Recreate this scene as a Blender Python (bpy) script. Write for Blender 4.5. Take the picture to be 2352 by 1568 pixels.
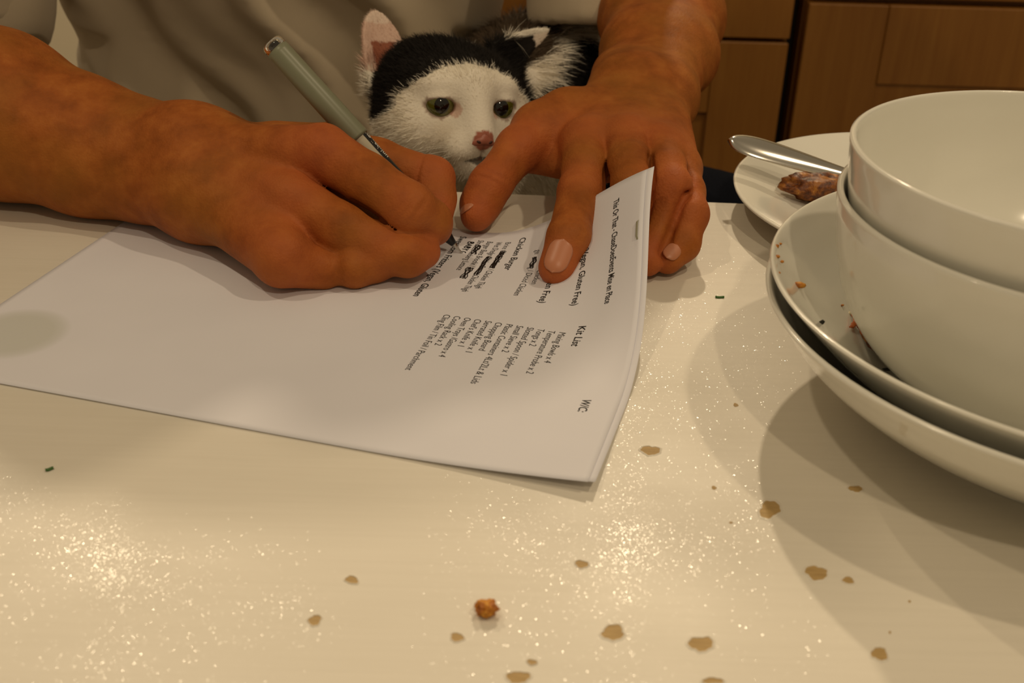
import bpy, bmesh, math, random
import numpy as np
from mathutils import Vector, Matrix

for o in list(bpy.data.objects):
    bpy.data.objects.remove(o, do_unlink=True)
SC = bpy.context.scene
COL = SC.collection
random.seed(7)
RNG = np.random.default_rng(11)

# ------------------------------------------------------------------ camera
# world: table top is z = 0, floor z = -0.75, metres
CAM_F, CAM_P, CAM_R, CAM_H = 2600.0, math.radians(28.83), math.radians(1.66), 0.239
_cp, _sp, _c, _s = math.cos(CAM_P), math.sin(CAM_P), math.cos(CAM_R), math.sin(CAM_R)
FW = np.array([0, _cp, -_sp]); _R0 = np.array([1.0, 0, 0]); _U0 = np.array([0, _sp, _cp])
RT = _c*_R0 + _s*_U0; UP = -_s*_R0 + _c*_U0; CC = np.array([0, 0, CAM_H])
cam = bpy.data.cameras.new('camera'); cam_o = bpy.data.objects.new('camera', cam); COL.objects.link(cam_o)
cam.sensor_width = 36.0; cam.lens = 36.0*CAM_F/2352.0; cam.clip_start = 0.02; cam.clip_end = 30
cam_o.matrix_world = Matrix(((RT[0], UP[0], -FW[0], CC[0]), (RT[1], UP[1], -FW[1], CC[1]), (RT[2], UP[2], -FW[2], CC[2]), (0, 0, 0, 1)))
cam.dof.use_dof = True; cam.dof.focus_distance = 0.535; cam.dof.aperture_fstop = 15.0
SC.camera = cam_o

def ray(x, y): return FW*CAM_F + RT*(x-1176) - UP*(y-784)
def gz(x, y, z=0.0):            # photo direction -> point at height z above the table
    d = ray(x, y); return CC + d*(z-CAM_H)/d[2]
def gd(x, y, d):                # photo direction -> point at camera depth d
    return CC + ray(x, y)*(d/CAM_F)
def gy(x, y, Y):
    d = ray(x, y); return CC + d*Y/d[1]

# ------------------------------------------------------------------ world, lamps, exposure
W = bpy.data.worlds.new('room_ambient'); SC.world = W; W.use_nodes = True
bg = W.node_tree.nodes['Background']; bg.inputs[0].default_value = (1.0, 0.76, 0.46, 1); bg.inputs[1].default_value = 0.18

def lamp(name, loc, power, col=(1.0, 0.79, 0.52), size=0.03, spot=150, target=None):
    l = bpy.data.lights.new(name, 'SPOT'); l.energy = power; l.color = col; l.shadow_soft_size = size
    l.spot_size = math.radians(spot); l.spot_blend = 0.6
    o = bpy.data.objects.new(name, l); COL.objects.link(o); o.location = loc
    d = Vector(target if target else (loc[0], loc[1], 0)) - Vector(loc)
    o.rotation_euler = d.to_track_quat('-Z', 'Y').to_euler()
    return o
CEIL = 1.65
lamp('downlight', (0.32, 2.35, CEIL), 62)
lamp('downlight', (-1.00, 2.25, CEIL), 58)
lamp('downlight', (0.85, 0.35, CEIL), 20)
lamp('downlight', (-0.75, 0.25, CEIL), 15)
lamp('downlight', (0.35, -0.9, CEIL), 24)  # front fill, added to brighten the cat's face, bowl fronts and shirt

SC.view_settings.view_transform = 'Standard'; SC.view_settings.look = 'None'
SC.view_settings.gamma = 1.0; SC.view_settings.use_curve_mapping = False
SC.view_settings.exposure = 0.12
SC.display_settings.display_device = 'sRGB'

# ------------------------------------------------------------------ helpers
def tag(o, label=None, cat=None, group=None, kind=None):
    if label: o['label'] = label
    if cat: o['category'] = cat
    if group: o['group'] = group
    if kind: o['kind'] = kind
    return o
def empty(name, loc=(0, 0, 0)):
    o = bpy.data.objects.new(name, None); COL.objects.link(o); o.location = loc; o.empty_display_size = 0.02
    return o
def attach(o, parent):
    if parent is not None:
        o.parent = parent
        o.matrix_parent_inverse = Matrix.Translation(-Vector(parent.location)) if parent.parent is None else Matrix.Identity(4)
def mesh_obj(name, verts, faces, mat, parent=None, smooth=True):
    me = bpy.data.meshes.new(name)
    me.from_pydata([tuple(map(float, v)) for v in verts], [], [tuple(map(int, f)) for f in faces])
    if smooth: me.polygons.foreach_set('use_smooth', [True]*len(me.polygons))
    if mat: me.materials.append(mat)
    me.update()
    o = bpy.data.objects.new(name, me); COL.objects.link(o)
    attach(o, parent); return o
def np_mesh(name, V, Q, mat, parent=None, smooth=True):
    """numpy quads/tris -> object (fast path)"""
    V = np.asarray(V, np.float32); Q = np.asarray(Q, np.int32)
    me = bpy.data.meshes.new(name); n = Q.shape[1]
    me.vertices.add(len(V)); me.vertices.foreach_set('co', V.ravel())
    me.loops.add(Q.size); me.loops.foreach_set('vertex_index', Q.ravel())
    me.polygons.add(len(Q)); me.polygons.foreach_set('loop_start', np.arange(0, Q.size, n, dtype=np.int32))
    if smooth: me.polygons.foreach_set('use_smooth', np.ones(len(Q), bool))
    me.update(calc_edges=True); me.validate()
    if mat: me.materials.append(mat)
    o = bpy.data.objects.new(name, me); COL.objects.link(o); attach(o, parent); return o
def bm_obj(name, bm, mat, parent=None, smooth=False):
    me = bpy.data.meshes.new(name); bm.to_mesh(me); bm.free()
    if smooth: me.polygons.foreach_set('use_smooth', [True]*len(me.polygons))
    if mat: me.materials.append(mat)
    o = bpy.data.objects.new(name, me); COL.objects.link(o); attach(o, parent); return o
def box(name, lo, hi, mat, parent=None, bevel=0.0, rot=0.0, seg=2):
    bm = bmesh.new(); bmesh.ops.create_cube(bm, size=1)
    lo = Vector(lo); hi = Vector(hi)
    for v in bm.verts: v.co = Vector(((v.co.x+.5)*(hi.x-lo.x)+lo.x, (v.co.y+.5)*(hi.y-lo.y)+lo.y, (v.co.z+.5)*(hi.z-lo.z)+lo.z))
    if bevel: bmesh.ops.bevel(bm, geom=list(bm.edges), offset=bevel, segments=seg, affect='EDGES', profile=0.5)
    if rot: bmesh.ops.rotate(bm, verts=bm.verts, cent=(0, 0, 0), matrix=Matrix.Rotation(rot, 3, 'Z'))
    return bm_obj(name, bm, mat, parent)
def lathe(profile, n=96, axis_o=(0, 0, 0)):
    """profile [(r, z)] -> verts, quads; r = 0 ends get closed by collapsed rings"""
    V = []; Fq = []
    for r, z in profile:
        for k in range(n):
            a = 2*math.pi*k/n; V.append((axis_o[0]+r*math.cos(a), axis_o[1]+r*math.sin(a), axis_o[2]+z))
    for i in range(len(profile)-1):
        for k in range(n):
            Fq.append((i*n+k, i*n+(k+1) % n, (i+1)*n+(k+1) % n, (i+1)*n+k))
    return V, Fq

class NT:
    """small node-material builder"""
    def __init__(self, name):
        self.m = bpy.data.materials.new(name); self.m.use_nodes = True
        self.t = self.m.node_tree; self.b = self.t.nodes['Principled BSDF']
    def n(self, kind, **kw):
        nd = self.t.nodes.new(kind)
        for k, v in kw.items(): setattr(nd, k, v)
        return nd
    def l(self, a, b): self.t.links.new(a, b)
    def coord(self, scale=(1, 1, 1), rot=(0, 0, 0), out='Object'):
        tc = self.n('ShaderNodeTexCoord'); mp = self.n('ShaderNodeMapping')
        mp.inputs['Scale'].default_value = scale; mp.inputs['Rotation'].default_value = rot
        self.l(tc.outputs[out], mp.inputs[0]); return mp.outputs[0]
    def noise(self, vec, scale, detail=3, rough=.5, dist=0.0):
        nd = self.n('ShaderNodeTexNoise'); nd.inputs['Scale'].default_value = scale; nd.inputs['Detail'].default_value = detail
        nd.inputs['Roughness'].default_value = rough; nd.inputs['Distortion'].default_value = dist
        if vec is not None: self.l(vec, nd.inputs['Vector'])
        return nd.outputs['Fac']
    def ramp(self, fac, stops):
        nd = self.n('ShaderNodeValToRGB'); el = nd.color_ramp.elements
        while len(el) > 1: el.remove(el[-1])
        el[0].position = stops[0][0]; el[0].color = (*stops[0][1], 1)
        for p, c in stops[1:]:
            e = el.new(p); e.color = (*c, 1)
        self.l(fac, nd.inputs[0]); return nd.outputs['Color']
    def mix(self, fac, a, b, mode='MIX'):
        nd = self.n('ShaderNodeMix', data_type='RGBA', blend_type=mode)
        for sock, v in ((nd.inputs[0], fac), (nd.inputs[6], a), (nd.inputs[7], b)):
            if hasattr(v, 'is_output'): self.l(v, sock)
            elif isinstance(v, (int, float)): sock.default_value = v
            else: sock.default_value = (*v, 1)
        return nd.outputs[2]
    def bump(self, h, strength=.3, dist=.001, normal=None):
        nd = self.n('ShaderNodeBump'); nd.inputs['Strength'].default_value = strength; nd.inputs['Distance'].default_value = dist
        self.l(h, nd.inputs['Height'])
        if normal is not None: self.l(normal, nd.inputs['Normal'])
        self.l(nd.outputs[0], self.b.inputs['Normal']); return nd.outputs[0]
    def base(self, c):
        if hasattr(c, 'is_output'): self.l(c, self.b.inputs['Base Color'])
        else: self.b.inputs['Base Color'].default_value = (*c, 1)
        return self
    def set(self, **kw):
        for k, v in kw.items():
            s = self.b.inputs[k.replace('_', ' ')]
            if hasattr(v, 'is_output'): self.l(v, s)
            else: s.default_value = v
        return self
def plain(name, col, rough=.5, **kw):
    t = NT(name); t.base(col).set(Roughness=rough, **kw); return t.m
# ------------------------------------------------------------------ materials of the room
def wood_mat(name, c0, c1, c2, scale=1.0, rough=.45):
    t = NT(name)
    v = t.coord(scale=(9*scale, 9*scale, .9*scale))
    n1 = t.noise(v, 3.0, 6, .6, 1.2)
    v2 = t.coord(scale=(120*scale, 120*scale, 4*scale)); n2 = t.noise(v2, 2.0, 4, .6)
    v3 = t.coord(scale=(1.2, 1.2, .35)); n3 = t.noise(v3, 3.0, 2, .5)
    c = t.ramp(n1, [(.3, c0), (.5, c1), (.72, c2)])
    c = t.mix(.35, c, t.ramp(n2, [(.3, c0), (.7, c2)]))
    c = t.mix(.3, c, t.ramp(n3, [(.35, c0), (.65, c2)]))
    t.base(c).set(Roughness=rough); t.bump(n2, .12, .0006); return t.m
M_cab = wood_mat('warm_oak_laminate', (.21, .080, .011), (.29, .120, .018), (.36, .165, .030))
M_black = plain('dark_gap', (.006, .005, .004), .8)
M_wall = NT('cream_wall_paint'); _n = M_wall.noise(M_wall.coord(scale=(1, 1, 1)), 60, 3)
M_wall.base((.62, .56, .43)).set(Roughness=.8); M_wall.bump(_n, .15, .001); M_wall = M_wall.m
t = NT('grey_floor_tile'); _n = t.noise(t.coord(), 6, 5)
t.base(t.ramp(_n, [(.3, (.20, .16, .11)), (.7, (.30, .24, .17))])).set(Roughness=.5); M_floor = t.m
M_worktop = NT('dark_worktop'); _n = M_worktop.noise(M_worktop.coord(), 300, 3)
M_worktop.base(M_worktop.ramp(_n, [(.4, (.02, .018, .015)), (.7, (.06, .05, .04))])).set(Roughness=.35); M_worktop = M_worktop.m
M_steel = NT('brushed_steel'); M_steel.base((.62, .60, .56)).set(Metallic=1.0, Roughness=.22); M_steel = M_steel.m

# ------------------------------------------------------------------ setting
box('floor', (-2.6, -1.6, -.80), (2.8, 3.3, -.75), M_floor)['kind'] = 'structure'
box('wall_back', (-2.6, 3.20, -.75), (2.8, 3.30, 1.70), M_wall)['kind'] = 'structure'

CY = 1.36     # face of the cabinets
def shaker(name, x0, x1, z0, z1, parent, stile=.088, y=CY, th=.022, rec=.008, mat=None):
    """one framed door/drawer front: a panel with proud stiles and rails"""
    mat = mat or M_cab
    d = empty(name, (0, 0, 0)); d.parent = parent; d.matrix_parent_inverse = Matrix.Translation(-Vector(parent.location))
    def part(nm, a, b, c, e, yy, dep):
        o = box(nm, (a, yy, c), (b, yy+dep, e), mat, None, .0012, seg=1); o.parent = d; return o
    part('panel', x0+stile-.004, x1-stile+.004, z0+stile-.004, z1-stile+.004, y+rec, th-rec)
    part('stile', x0, x0+stile, z0, z1, y, th); part('stile', x1-stile, x1, z0, z1, y, th)
    part('rail', x0+stile+.0006, x1-stile-.0006, z0, z0+stile, y, th); part('rail', x0+stile+.0006, x1-stile-.0006, z1-stile, z1, y, th)
    return d
def cabinet(x0, x1, label, split=-.0905, door=True):
    c = empty('base_cabinet', (x0, CY, -.75))
    box('carcass', (x0, CY+.024, -.62), (x1, CY+.58, .10), M_cab, c)
    box('plinth', (x0, CY+.07, -.75), (x1, CY+.09, -.6205), M_cab, c)
    box('drawer_front', (x0+.0015, CY, split+.0025), (x1-.0015, CY+.022, .095), M_cab, c, .0012, seg=1)
    h = box('handle', (x0+.22, CY-.028, .015), (x1-.22, CY-.018, .025), M_steel, c, .002)
    shaker('door', x0+.0015, x1-.0015, -.615, split-.0025, c)
    return tag(c, label, 'cabinet')
cabinet(-.278, .3215, 'oak base cabinet with a framed door below a plain drawer, beside narrow black gap')
# the wide unit on the other side of the black gap
c2 = empty('tall_unit', (.336, CY, -.75))
box('carcass', (.3365, CY+.024, -.74), (1.20, CY+.58, .10), M_cab, c2)
shaker('door', .338, .936, -.66, -.0455, c2, stile=.094, rec=.003)
shaker('door', .9395, 1.198, -.66, -.0455, c2, stile=.07, rec=.003)
box('drawer_front', (.338, CY+.004, -.038), (1.198, CY+.022, .095), M_cab, c2, .0012, seg=1)
box('plinth', (.338, CY+.07, -.75), (1.198, CY+.085, -.7405), M_cab, c2)
tag(c2, 'wide oak cabinet with tall framed doors, directly behind the stacked white bowls', 'cabinet')
g = box('gap_shade', (.3225, CY+.05, -.74), (.3355, CY+.56, .10), M_black); tag(g, 'narrow black strip painted as the shade in the gap between two oak cabinets', 'gap shade')  # black box paints the shade inside the open gap
wt = box('worktop', (-.30, CY-.02, .1005), (1.22, CY+.60, .14), M_worktop, None, .003); tag(wt, 'dark stone worktop lying on the oak kitchen cabinets', 'worktop')

# ------------------------------------------------------------------ table
TROT = math.radians(-1.9)
t = NT('white_gloss_table_paint')
vec = t.coord(rot=(0, 0, 0))
peel = t.noise(vec, 950, 2, .55)
grain = t.noise(t.coord(scale=(2.2, 60, 1)), 6.0, 5, .6, .4)
broad = t.noise(vec, 9, 3)
col = t.mix(.5, t.ramp(broad, [(.3, (.72, .68, .595)), (.7, (.77, .73, .645))]), t.ramp(grain, [(.35, (.715, .675, .59)), (.65, (.765, .725, .64))]))
t.base(col).set(Roughness=t.ramp(t.noise(vec, 14, 3), [(.35, (.40,)*3), (.7, (.52,)*3)]))
t.bump(grain, .10, .0004)
# lacquer skin: tiny facets that each catch a lamp on their own
vo = t.n('ShaderNodeTexVoronoi'); vo.inputs['Scale'].default_value = 2900; t.l(vec, vo.inputs['Vector'])
va = t.n('ShaderNodeVectorMath', operation='MULTIPLY_ADD'); t.l(vo.outputs['Color'], va.inputs[0]); va.inputs[1].default_value = (2, 2, 2); va.inputs[2].default_value = (-1, -1, -1)
vb = t.n('ShaderNodeVectorMath', operation='ABSOLUTE'); t.l(va.outputs[0], vb.inputs[0])
vc = t.n('ShaderNodeVectorMath', operation='MULTIPLY'); t.l(va.outputs[0], vc.inputs[0]); t.l(vb.outputs[0], vc.inputs[1])
v1 = t.n('ShaderNodeVectorMath', operation='MULTIPLY_ADD'); t.l(vc.outputs[0], v1.inputs[0]); v1.inputs[1].default_value = (.15, .15, 0); v1.inputs[2].default_value = (0, 0, 1)
v2 = t.n('ShaderNodeVectorMath', operation='NORMALIZE'); t.l(v1.outputs[0], v2.inputs[0]); t.l(v2.outputs[0], t.b.inputs['Coat Normal'])
t.set(Coat_Weight=t.ramp(t.noise(vec, 30, 4), [(.38, (.02,)*3), (.68, (.13,)*3)]), Coat_Roughness=.09)
M_table = t.m
t = NT('bare_pine'); n = t.noise(t.coord(scale=(30, 300, 300)), 4, 4)
t.base(t.ramp(n, [(.3, (.36, .235, .085)), (.7, (.50, .34, .14))])).set(Roughness=.6); M_bare = t.m

table = empty('dining_table', (0, 0.18, -.75))
def edge_y(x): return .612 + (x+.032)*math.tan(TROT)
bm = bmesh.new(); bmesh.ops.create_cube(bm, size=1)
for v in bm.verts:
    v.co = Vector((v.co.x*1.7, v.co.y*.88 - .44, v.co.z*.032 - .016))
bmesh.ops.bevel(bm, geom=list(bm.edges), offset=.0022, segments=3, affect='EDGES', profile=.5)
bmesh.ops.rotate(bm, verts=bm.verts, cent=(0, 0, 0), matrix=Matrix.Rotation(TROT, 3, 'Z'))
bmesh.ops.translate(bm, verts=bm.verts, vec=(0, edge_y(0), 0))
top = bm_obj('table_top', bm, M_table, table)
ct, st = math.cos(TROT), math.sin(TROT)
def tl(x, y): return (x*ct - y*st, edge_y(0) + x*st + y*ct)      # table frame: y <= 0 from the far edge
for sx in (-1, 1):
    for yy in (-.07, -.81):
        q = tl(sx*.78, yy); o = box('leg', (q[0]-.03, q[1]-.03, -.75), (q[0]+.03, q[1]+.03, -.0325), M_table, table, .003)
for a, b, cc, d in ((-.74, .74, -.075, -.055), (-.74, .74, -.825, -.805)):
    q0 = tl(0, (cc+d)/2); box('apron', (-.74, q0[1]-.01, -.12), (.74, q0[1]+.01, -.0325), M_table, table, .001)
tag(table, 'white painted wooden table with chipped glossy top', 'table')

# chips in the paint: bare wood patches with a thin raised paint lip
CHIPS = [(1494, 1035, 20, 11), (1768, 1170, 24, 19), (1965, 1123, 15, 8), (1875, 1316, 25, 16), (1948, 1333, 13, 8), (1336, 1296, 16, 8),
         (1408, 1453, 27, 16), (1610, 1479, 25, 18), (2020, 1502, 17, 16), (1190, 1556, 24, 15), (1222, 1521, 12, 6), (1050, 1464, 16, 9),
         (723, 1425, 14, 12), (808, 1332, 14, 9), (1637, 1564, 22, 8), (1640, 1120, 6, 4), (2044, 1452, 3, 3), (2089, 1381, 3, 3), (1679, 1200, 5, 2), (1690, 930, 6, 4)]
for i, (px, py, rx, ry) in enumerate(CHIPS):
    rr = random.Random(100+i); n = 36
    ph = [rr.uniform(0, 6.28) for _ in range(6)]
    def rad(a): return 1 + .12*math.sin(2*a+ph[0]) + .09*math.sin(3*a+ph[1]) + .05*math.sin(5*a+ph[2]) + .045*math.sin(9*a+ph[3])
    ring = []; 
    for k in range(n):
        a = 2*math.pi*k/n; r = rad(a); p = gz(px + rx*r*math.cos(a), py + ry*r*math.sin(a)); ring.append((p[0], p[1]))
    cx = sum(p[0] for p in ring)/n; cy = sum(p[1] for p in ring)/n
    V = [(cx, cy, .00006)] + [(p[0], p[1], .00006) for p in ring]
    Fc = [(0, 1+k, 1+(k+1) % n) for k in range(n)]
    patch = mesh_obj('bare_patch', V, Fc, M_bare, table, False)
    if rx > 8:      # paint lip round the chip
        V = []; Fc = []
        for s_, z_ in ((1.0, .00005), (1.03, .00030), (1.10, .00026), (1.22, .00004)):
            V += [(cx+(p[0]-cx)*s_, cy+(p[1]-cy)*s_, z_) for p in ring]
        for j in range(3):
            for k in range(n): Fc.append((j*n+k, j*n+(k+1) % n, (j+1)*n+(k+1) % n, (j+1)*n+k))
        lip = mesh_obj('paint_lip', V, Fc, M_table, table, True)
# ------------------------------------------------------------------ crockery
t = NT('white_glazed_ceramic'); n = t.noise(t.coord(), 26, 3)
t.base(t.ramp(n, [(.3, (.78, .77, .70)), (.7, (.81, .80, .735))])).set(Roughness=.16, Coat_Weight=.5, Coat_Roughness=.05)
t.bump(t.noise(t.coord(), 40, 2), .05, .0006)
M_cer = t.m
def smooth_prof(pts, n=8):
    """Catmull-Rom through profile points"""
    P = [np.array(p, float) for p in pts]; P = [2*P[0]-P[1]] + P + [2*P[-1]-P[-2]]; out = []
    for i in range(1, len(P)-2):
        for k in range(n):
            u = k/n; a, b, c, d = P[i-1], P[i], P[i+1], P[i+2]
            out.append(.5*((2*b)+(-a+c)*u+(2*a-5*b+4*c-d)*u*u+(-a+3*b-3*c+d)*u**3))
    out.append(P[-2]); return [(max(float(p[0]), 0.00001), float(p[1])) for p in out]
def vessel(name, centre, outer, inner, label, cat, group=None, tilt=(0, 0), n=128):
    """outer profile foot -> rim, inner profile rim -> centre, in one closed shell"""
    prof = smooth_prof(outer) + smooth_prof(inner)
    V, Fq = lathe(prof, n)
    if tilt != (0, 0):
        R = Matrix.Rotation(tilt[0], 3, 'X') @ Matrix.Rotation(tilt[1], 3, 'Y'); V = [tuple(R @ Vector(v)) for v in V]
    V = [(v[0]+centre[0], v[1]+centre[1], v[2]+centre[2]) for v in V]
    o = mesh_obj(name, V, Fq, M_cer, None, True)
    return tag(o, label, cat, group)
B2C = (.2203, .3845); B2Z = .0074
# wide pasta bowls (rim r .122, height .048), one in the other
PB_out = [(.00001, .0028), (.060, .0028), (.062, .0000), (.066, .0000), (.0685, .0040), (.090, .0160), (.108, .0300), (.1175, .0420), (.1212, .0470), (.1220, .0482)]
PB_in = [(.1222, .0492), (.1212, .0497), (.1195, .0488), (.1152, .0425), (.1055, .0312), (.0880, .0182), (.0675, .0070), (.0400, .0056), (.00001, .0055)]
PB2_out = [(.00001, .0028), (.060, .0028), (.062, .0000), (.066, .0000), (.0685, .0030), (.085, .0140), (.1005, .0262), (.1115, .0372), (.1185, .0448), (.1213, .0480)]
PB2_in = [(.1222, .0490), (.1214, .0497), (.1196, .0488), (.1140, .0425), (.1030, .0312), (.0860, .0180), (.0675, .0070), (.0400, .0056), (.00001, .0055)]
vessel('pasta_bowl', (.2190, .3810, .0000), PB_out, PB_in, 'wide white ceramic bowl at the bottom of the stack, standing on the table', 'bowl')
vessel('pasta_bowl', (B2C[0], B2C[1], B2Z), PB2_out, PB2_in, 'wide white ceramic bowl with food scraps inside, second from bottom of stack', 'bowl')
CB_out = [(.00001, .0030), (.0505, .0030), (.0520, .0000), (.0550, .0000), (.0575, .0035), (.0676, .0120), (.0782, .0270), (.0842, .0450), (.0870, .0620), (.0878, .0690)]
CB_in = [(.0879, .0702), (.0866, .0708), (.0852, .0696), (.0842, .0620), (.0816, .0450), (.0756, .0280), (.0648, .0140), (.0500, .0080), (.0280, .0066), (.00001, .0064)]
vessel('cereal_bowl', (.2080, .3890, .0155), CB_out, CB_in, 'deep white ceramic bowl standing in the scrap-strewn wide bowl', 'bowl')
K4 = .96
vessel('cereal_bowl', (.2062, .3905, .0355), [(r*K4, z) for r, z in CB_out], [(r*K4, z) for r, z in CB_in], 'deep empty white ceramic bowl on top of the stack', 'bowl')
PL_out = [(.00001, .0025), (.054, .0025), (.056, .0000), (.059, .0000), (.062, .0035), (.078, .0070), (.096, .0125), (.1055, .0155), (.1066, .0162)]
PL_in = [(.1068, .0170), (.1060, .0174), (.104, .0172), (.095, .0150), (.079, .0098), (.064, .0062), (.040, .0056), (.00001, .0055)]
vessel('side_plate', (.2262, .5816, .0002), PL_out, PL_in, 'white plate with a spoon and burnt food scrap, behind stacked bowls', 'plate')

# spoon lying across the plate rim
M_spoon = NT('polished_spoon_steel'); M_spoon.base((.72, .70, .66)).set(Metallic=1.0, Roughness=.16)
M_spoon.bump(M_spoon.noise(M_spoon.coord(scale=(1, 1, 1)), 500, 2), .03, .0002); M_spoon = M_spoon.m
def spoon():
    root = empty('spoon', tuple(gz(1800, 370, .02)))
    A = gz(1672, 322, .034); B = gz(1925, 398, .020)       # handle end (raised) -> where it passes behind the bowl
    d = (B-A); L0 = np.linalg.norm(d); d /= L0; L = .128; 
    side = np.cross(d, [0, 0, 1]); side /= np.linalg.norm(side); upv = np.cross(side, d); al = math.radians(24); side, upv = side*math.cos(al)-upv*math.sin(al), upv*math.cos(al)+side*math.sin(al)
    # handle stations: distance, half width, arch, thickness
    st = [(0, .0004, 0), (.0015, .0040, .0), (.005, .0070, .0002), (.012, .0088, .0006), (.022, .0092, .0008), (.04, .0080, .0006), (.065, .0056, .0003), (.09, .0040, 0), (.113, .0034, 0), (.128, .0034, -.0008)]
    V = []; Fq = []; n = 14
    for s_, w, ar in st:
        c = A + d*s_ + upv*ar
        for k in range(n):
            a = 2*math.pi*k/n; x = math.cos(a)*w; z = math.sin(a)*.0014 + .0016*(1-(x/max(w, 1e-4))**2)*(1 if w > .002 else 0)
            V.append(c + side*x + upv*z)
    for i in range(len(st)-1):
        for k in range(n): Fq.append((i*n+k, i*n+(k+1) % n, (i+1)*n+(k+1) % n, (i+1)*n+k))
    h = mesh_obj('handle', V, Fq, M_spoon, root, True)
    sub = h.modifiers.new('s', 'SUBSURF'); sub.levels = 1; sub.render_levels = 2
    # spoon head (mostly hidden behind the bowls)
    V = []; Fq = []; m = 12; n = 20; hl = .055; hw = .019
    for sh in (0, 1):
        for i in range(m+1):
            u = i/m; w = hw*math.sin(math.pi*min(1, u*.96+.02))**.62
            for k in range(n+1):
                x = -1+2*k/n; dep = .0085*(1-x*x)*math.sin(math.pi*u)
                V.append(A + d*(L-.002+hl*u) + side*x*w - upv*(dep + .0012*sh) + upv*.001)
    for sh in (0, 1):
        b0 = sh*(m+1)*(n+1)
        for i in range(m):
            for k in range(n): Fq.append((b0+i*(n+1)+k, b0+i*(n+1)+k+1, b0+(i+1)*(n+1)+k+1, b0+(i+1)*(n+1)+k))
    mesh_obj('bowl', V, Fq, M_spoon, root, True)
    return tag(root, 'steel spoon resting on the rim of the white plate', 'spoon')
spoon()

# ------------------------------------------------------------------ food scraps
def lump(name, c, r, mat, seed, squash=(1, 1, .7), rough=.3, freq=2.2, sub=3, parent=None):
    """irregular crumb: noise-displaced icosphere"""
    from mathutils import noise as mn
    bm = bmesh.new(); bmesh.ops.create_icosphere(bm, subdivisions=sub, radius=1)
    off = Vector((seed*3.7, seed*1.3, seed*7.1))
    for v in bm.verts:
        d = 1 + rough*(mn.noise(v.co*freq+off)) + rough*.5*mn.noise(v.co*freq*2.7+off)
        v.co = Vector((v.co.x*squash[0], v.co.y*squash[1], v.co.z*squash[2]))*d*r
    zmin = min(v.co.z for v in bm.verts)
    for v in bm.verts: v.co += Vector((c[0], c[1], c[2]-zmin))
    return bm_obj(name, bm, mat, parent, True)
t = NT('fried_crumb'); n = t.noise(t.coord(), 420, 4, .6)
t.base(t.ramp(n, [(.3, (.26, .06, .004)), (.48, (.52, .18, .012)), (.66, (.70, .34, .03))])).set(Roughness=.55); t.bump(n, .6, .0008); M_fry = t.m
t = NT('burnt_fritter'); n = t.noise(t.coord(), 160, 5, .65, .5)
t.base(t.ramp(n, [(.33, (.035, .010, .003)), (.47, (.17, .045, .006)), (.6, (.40, .15, .018)), (.72, (.60, .33, .06))])).set(Roughness=.42); t.bump(n, .7, .0015); M_frit = t.m
M_herb = plain('green_herb', (.045, .13, .018), .5)
M_dark = plain('dark_herb', (.02, .02, .012), .6)
M_carrot = NT('carrot_shred'); M_carrot.base((.55, .13, .02)).set(Roughness=.4, Subsurface_Weight=.2, Subsurface_Radius=(.003, .001, .0005)); M_carrot = M_carrot.m
M_cream = NT('cream_sauce'); M_cream.base((.80, .70, .46)).set(Roughness=.3); M_cream = M_cream.m

tag(lump('crumb', gz(1117, 1410), .0030, M_fry, 3, (1.15, .95, .72), .45, 2.6, 4), 'orange fried crumb lying on the white table', 'crumb')
fr = lump('fritter_scrap', gz(1866, 462, .0062), .0128, M_frit, 9, (1.35, .9, .55), .36, 1.6, 4); tag(fr, 'browned scrap of fritter left on the white plate', 'food scrap')
tag(lump('sauce_dollop', gz(1926, 432, .0062), .0085, M_cream, 5, (1, 1, .45), .12, 1.5, 3), 'pale creamy dollop of sauce on the plate under the spoon', 'sauce')
def sprig(px, py, l, w, ang, lab, mat=M_herb, z=0.0):
    c = gz(px, py, z); d = Vector((math.cos(ang), math.sin(ang), 0)); s_ = Vector((-d.y, d.x, 0)); V = []; Fc = []
    for i in range(5):
        u = i/4-.5; ww = w*(1-.5*abs(u)*1.2)
        for k, q in ((-1, .0001), (0, .0007), (1, .0001)):
            V.append(Vector(c) + d*u*l + s_*(ww*k/2 + .15*w*math.sin(u*5)) + Vector((0, 0, q+.0003*abs(u))))
    for i in range(4):
        for k in range(2): Fc.append((i*3+k, i*3+k+1, (i+1)*3+k+1, (i+1)*3+k))
    o = mesh_obj('herb_leaf', V, Fc, mat, None, True)
    sol = o.modifiers.new('t', 'SOLIDIFY'); sol.thickness = .0003
    return tag(o, lab, 'herb')
sprig(114, 1079, .0028, .0014, .5, 'tiny chopped green herb on the table near front edge of the papers')
sprig(1653, 684, .0042, .0013, -.05, 'tiny chopped green herb on table between hand and stacked bowls')
# scraps in the second bowl; height follows the bowl's inside
def bowl_in(x, y):
    r = math.hypot(x-B2C[0], y-B2C[1])
    P = PB2_in[::-1]
    for (r0, z0), (r1, z1) in zip(P, P[1:]):
        if r0 <= r <= r1: return B2Z + z0 + (z1-z0)*(r-r0)/(r1-r0)
    return .0565
def on_bowl(px, py):
    z = .03
    for _ in range(40):
        p = gz(px, py, z); z = .6*z + .4*bowl_in(p[0], p[1])
    return gz(px, py, z)
def bowlbit(px, py, r, mat, seed, lab, sq=(1.2, .9, .6), name='crumb', cat='crumb', rg=.35):
    c = on_bowl(px, py); c = (c[0], c[1], c[2]-r*.1)
    return tag(lump(name, c, r, mat, seed, sq, rg, 2.3, 2), lab, cat)
bowlbit(1836, 659, .0020, M_fry, 21, 'brown crumb inside the second bowl, high on its wall')
bowlbit(1935, 702, .0006, M_fry, 22, 'speck of crumb inside the second bowl near the carrot shreds')
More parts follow.
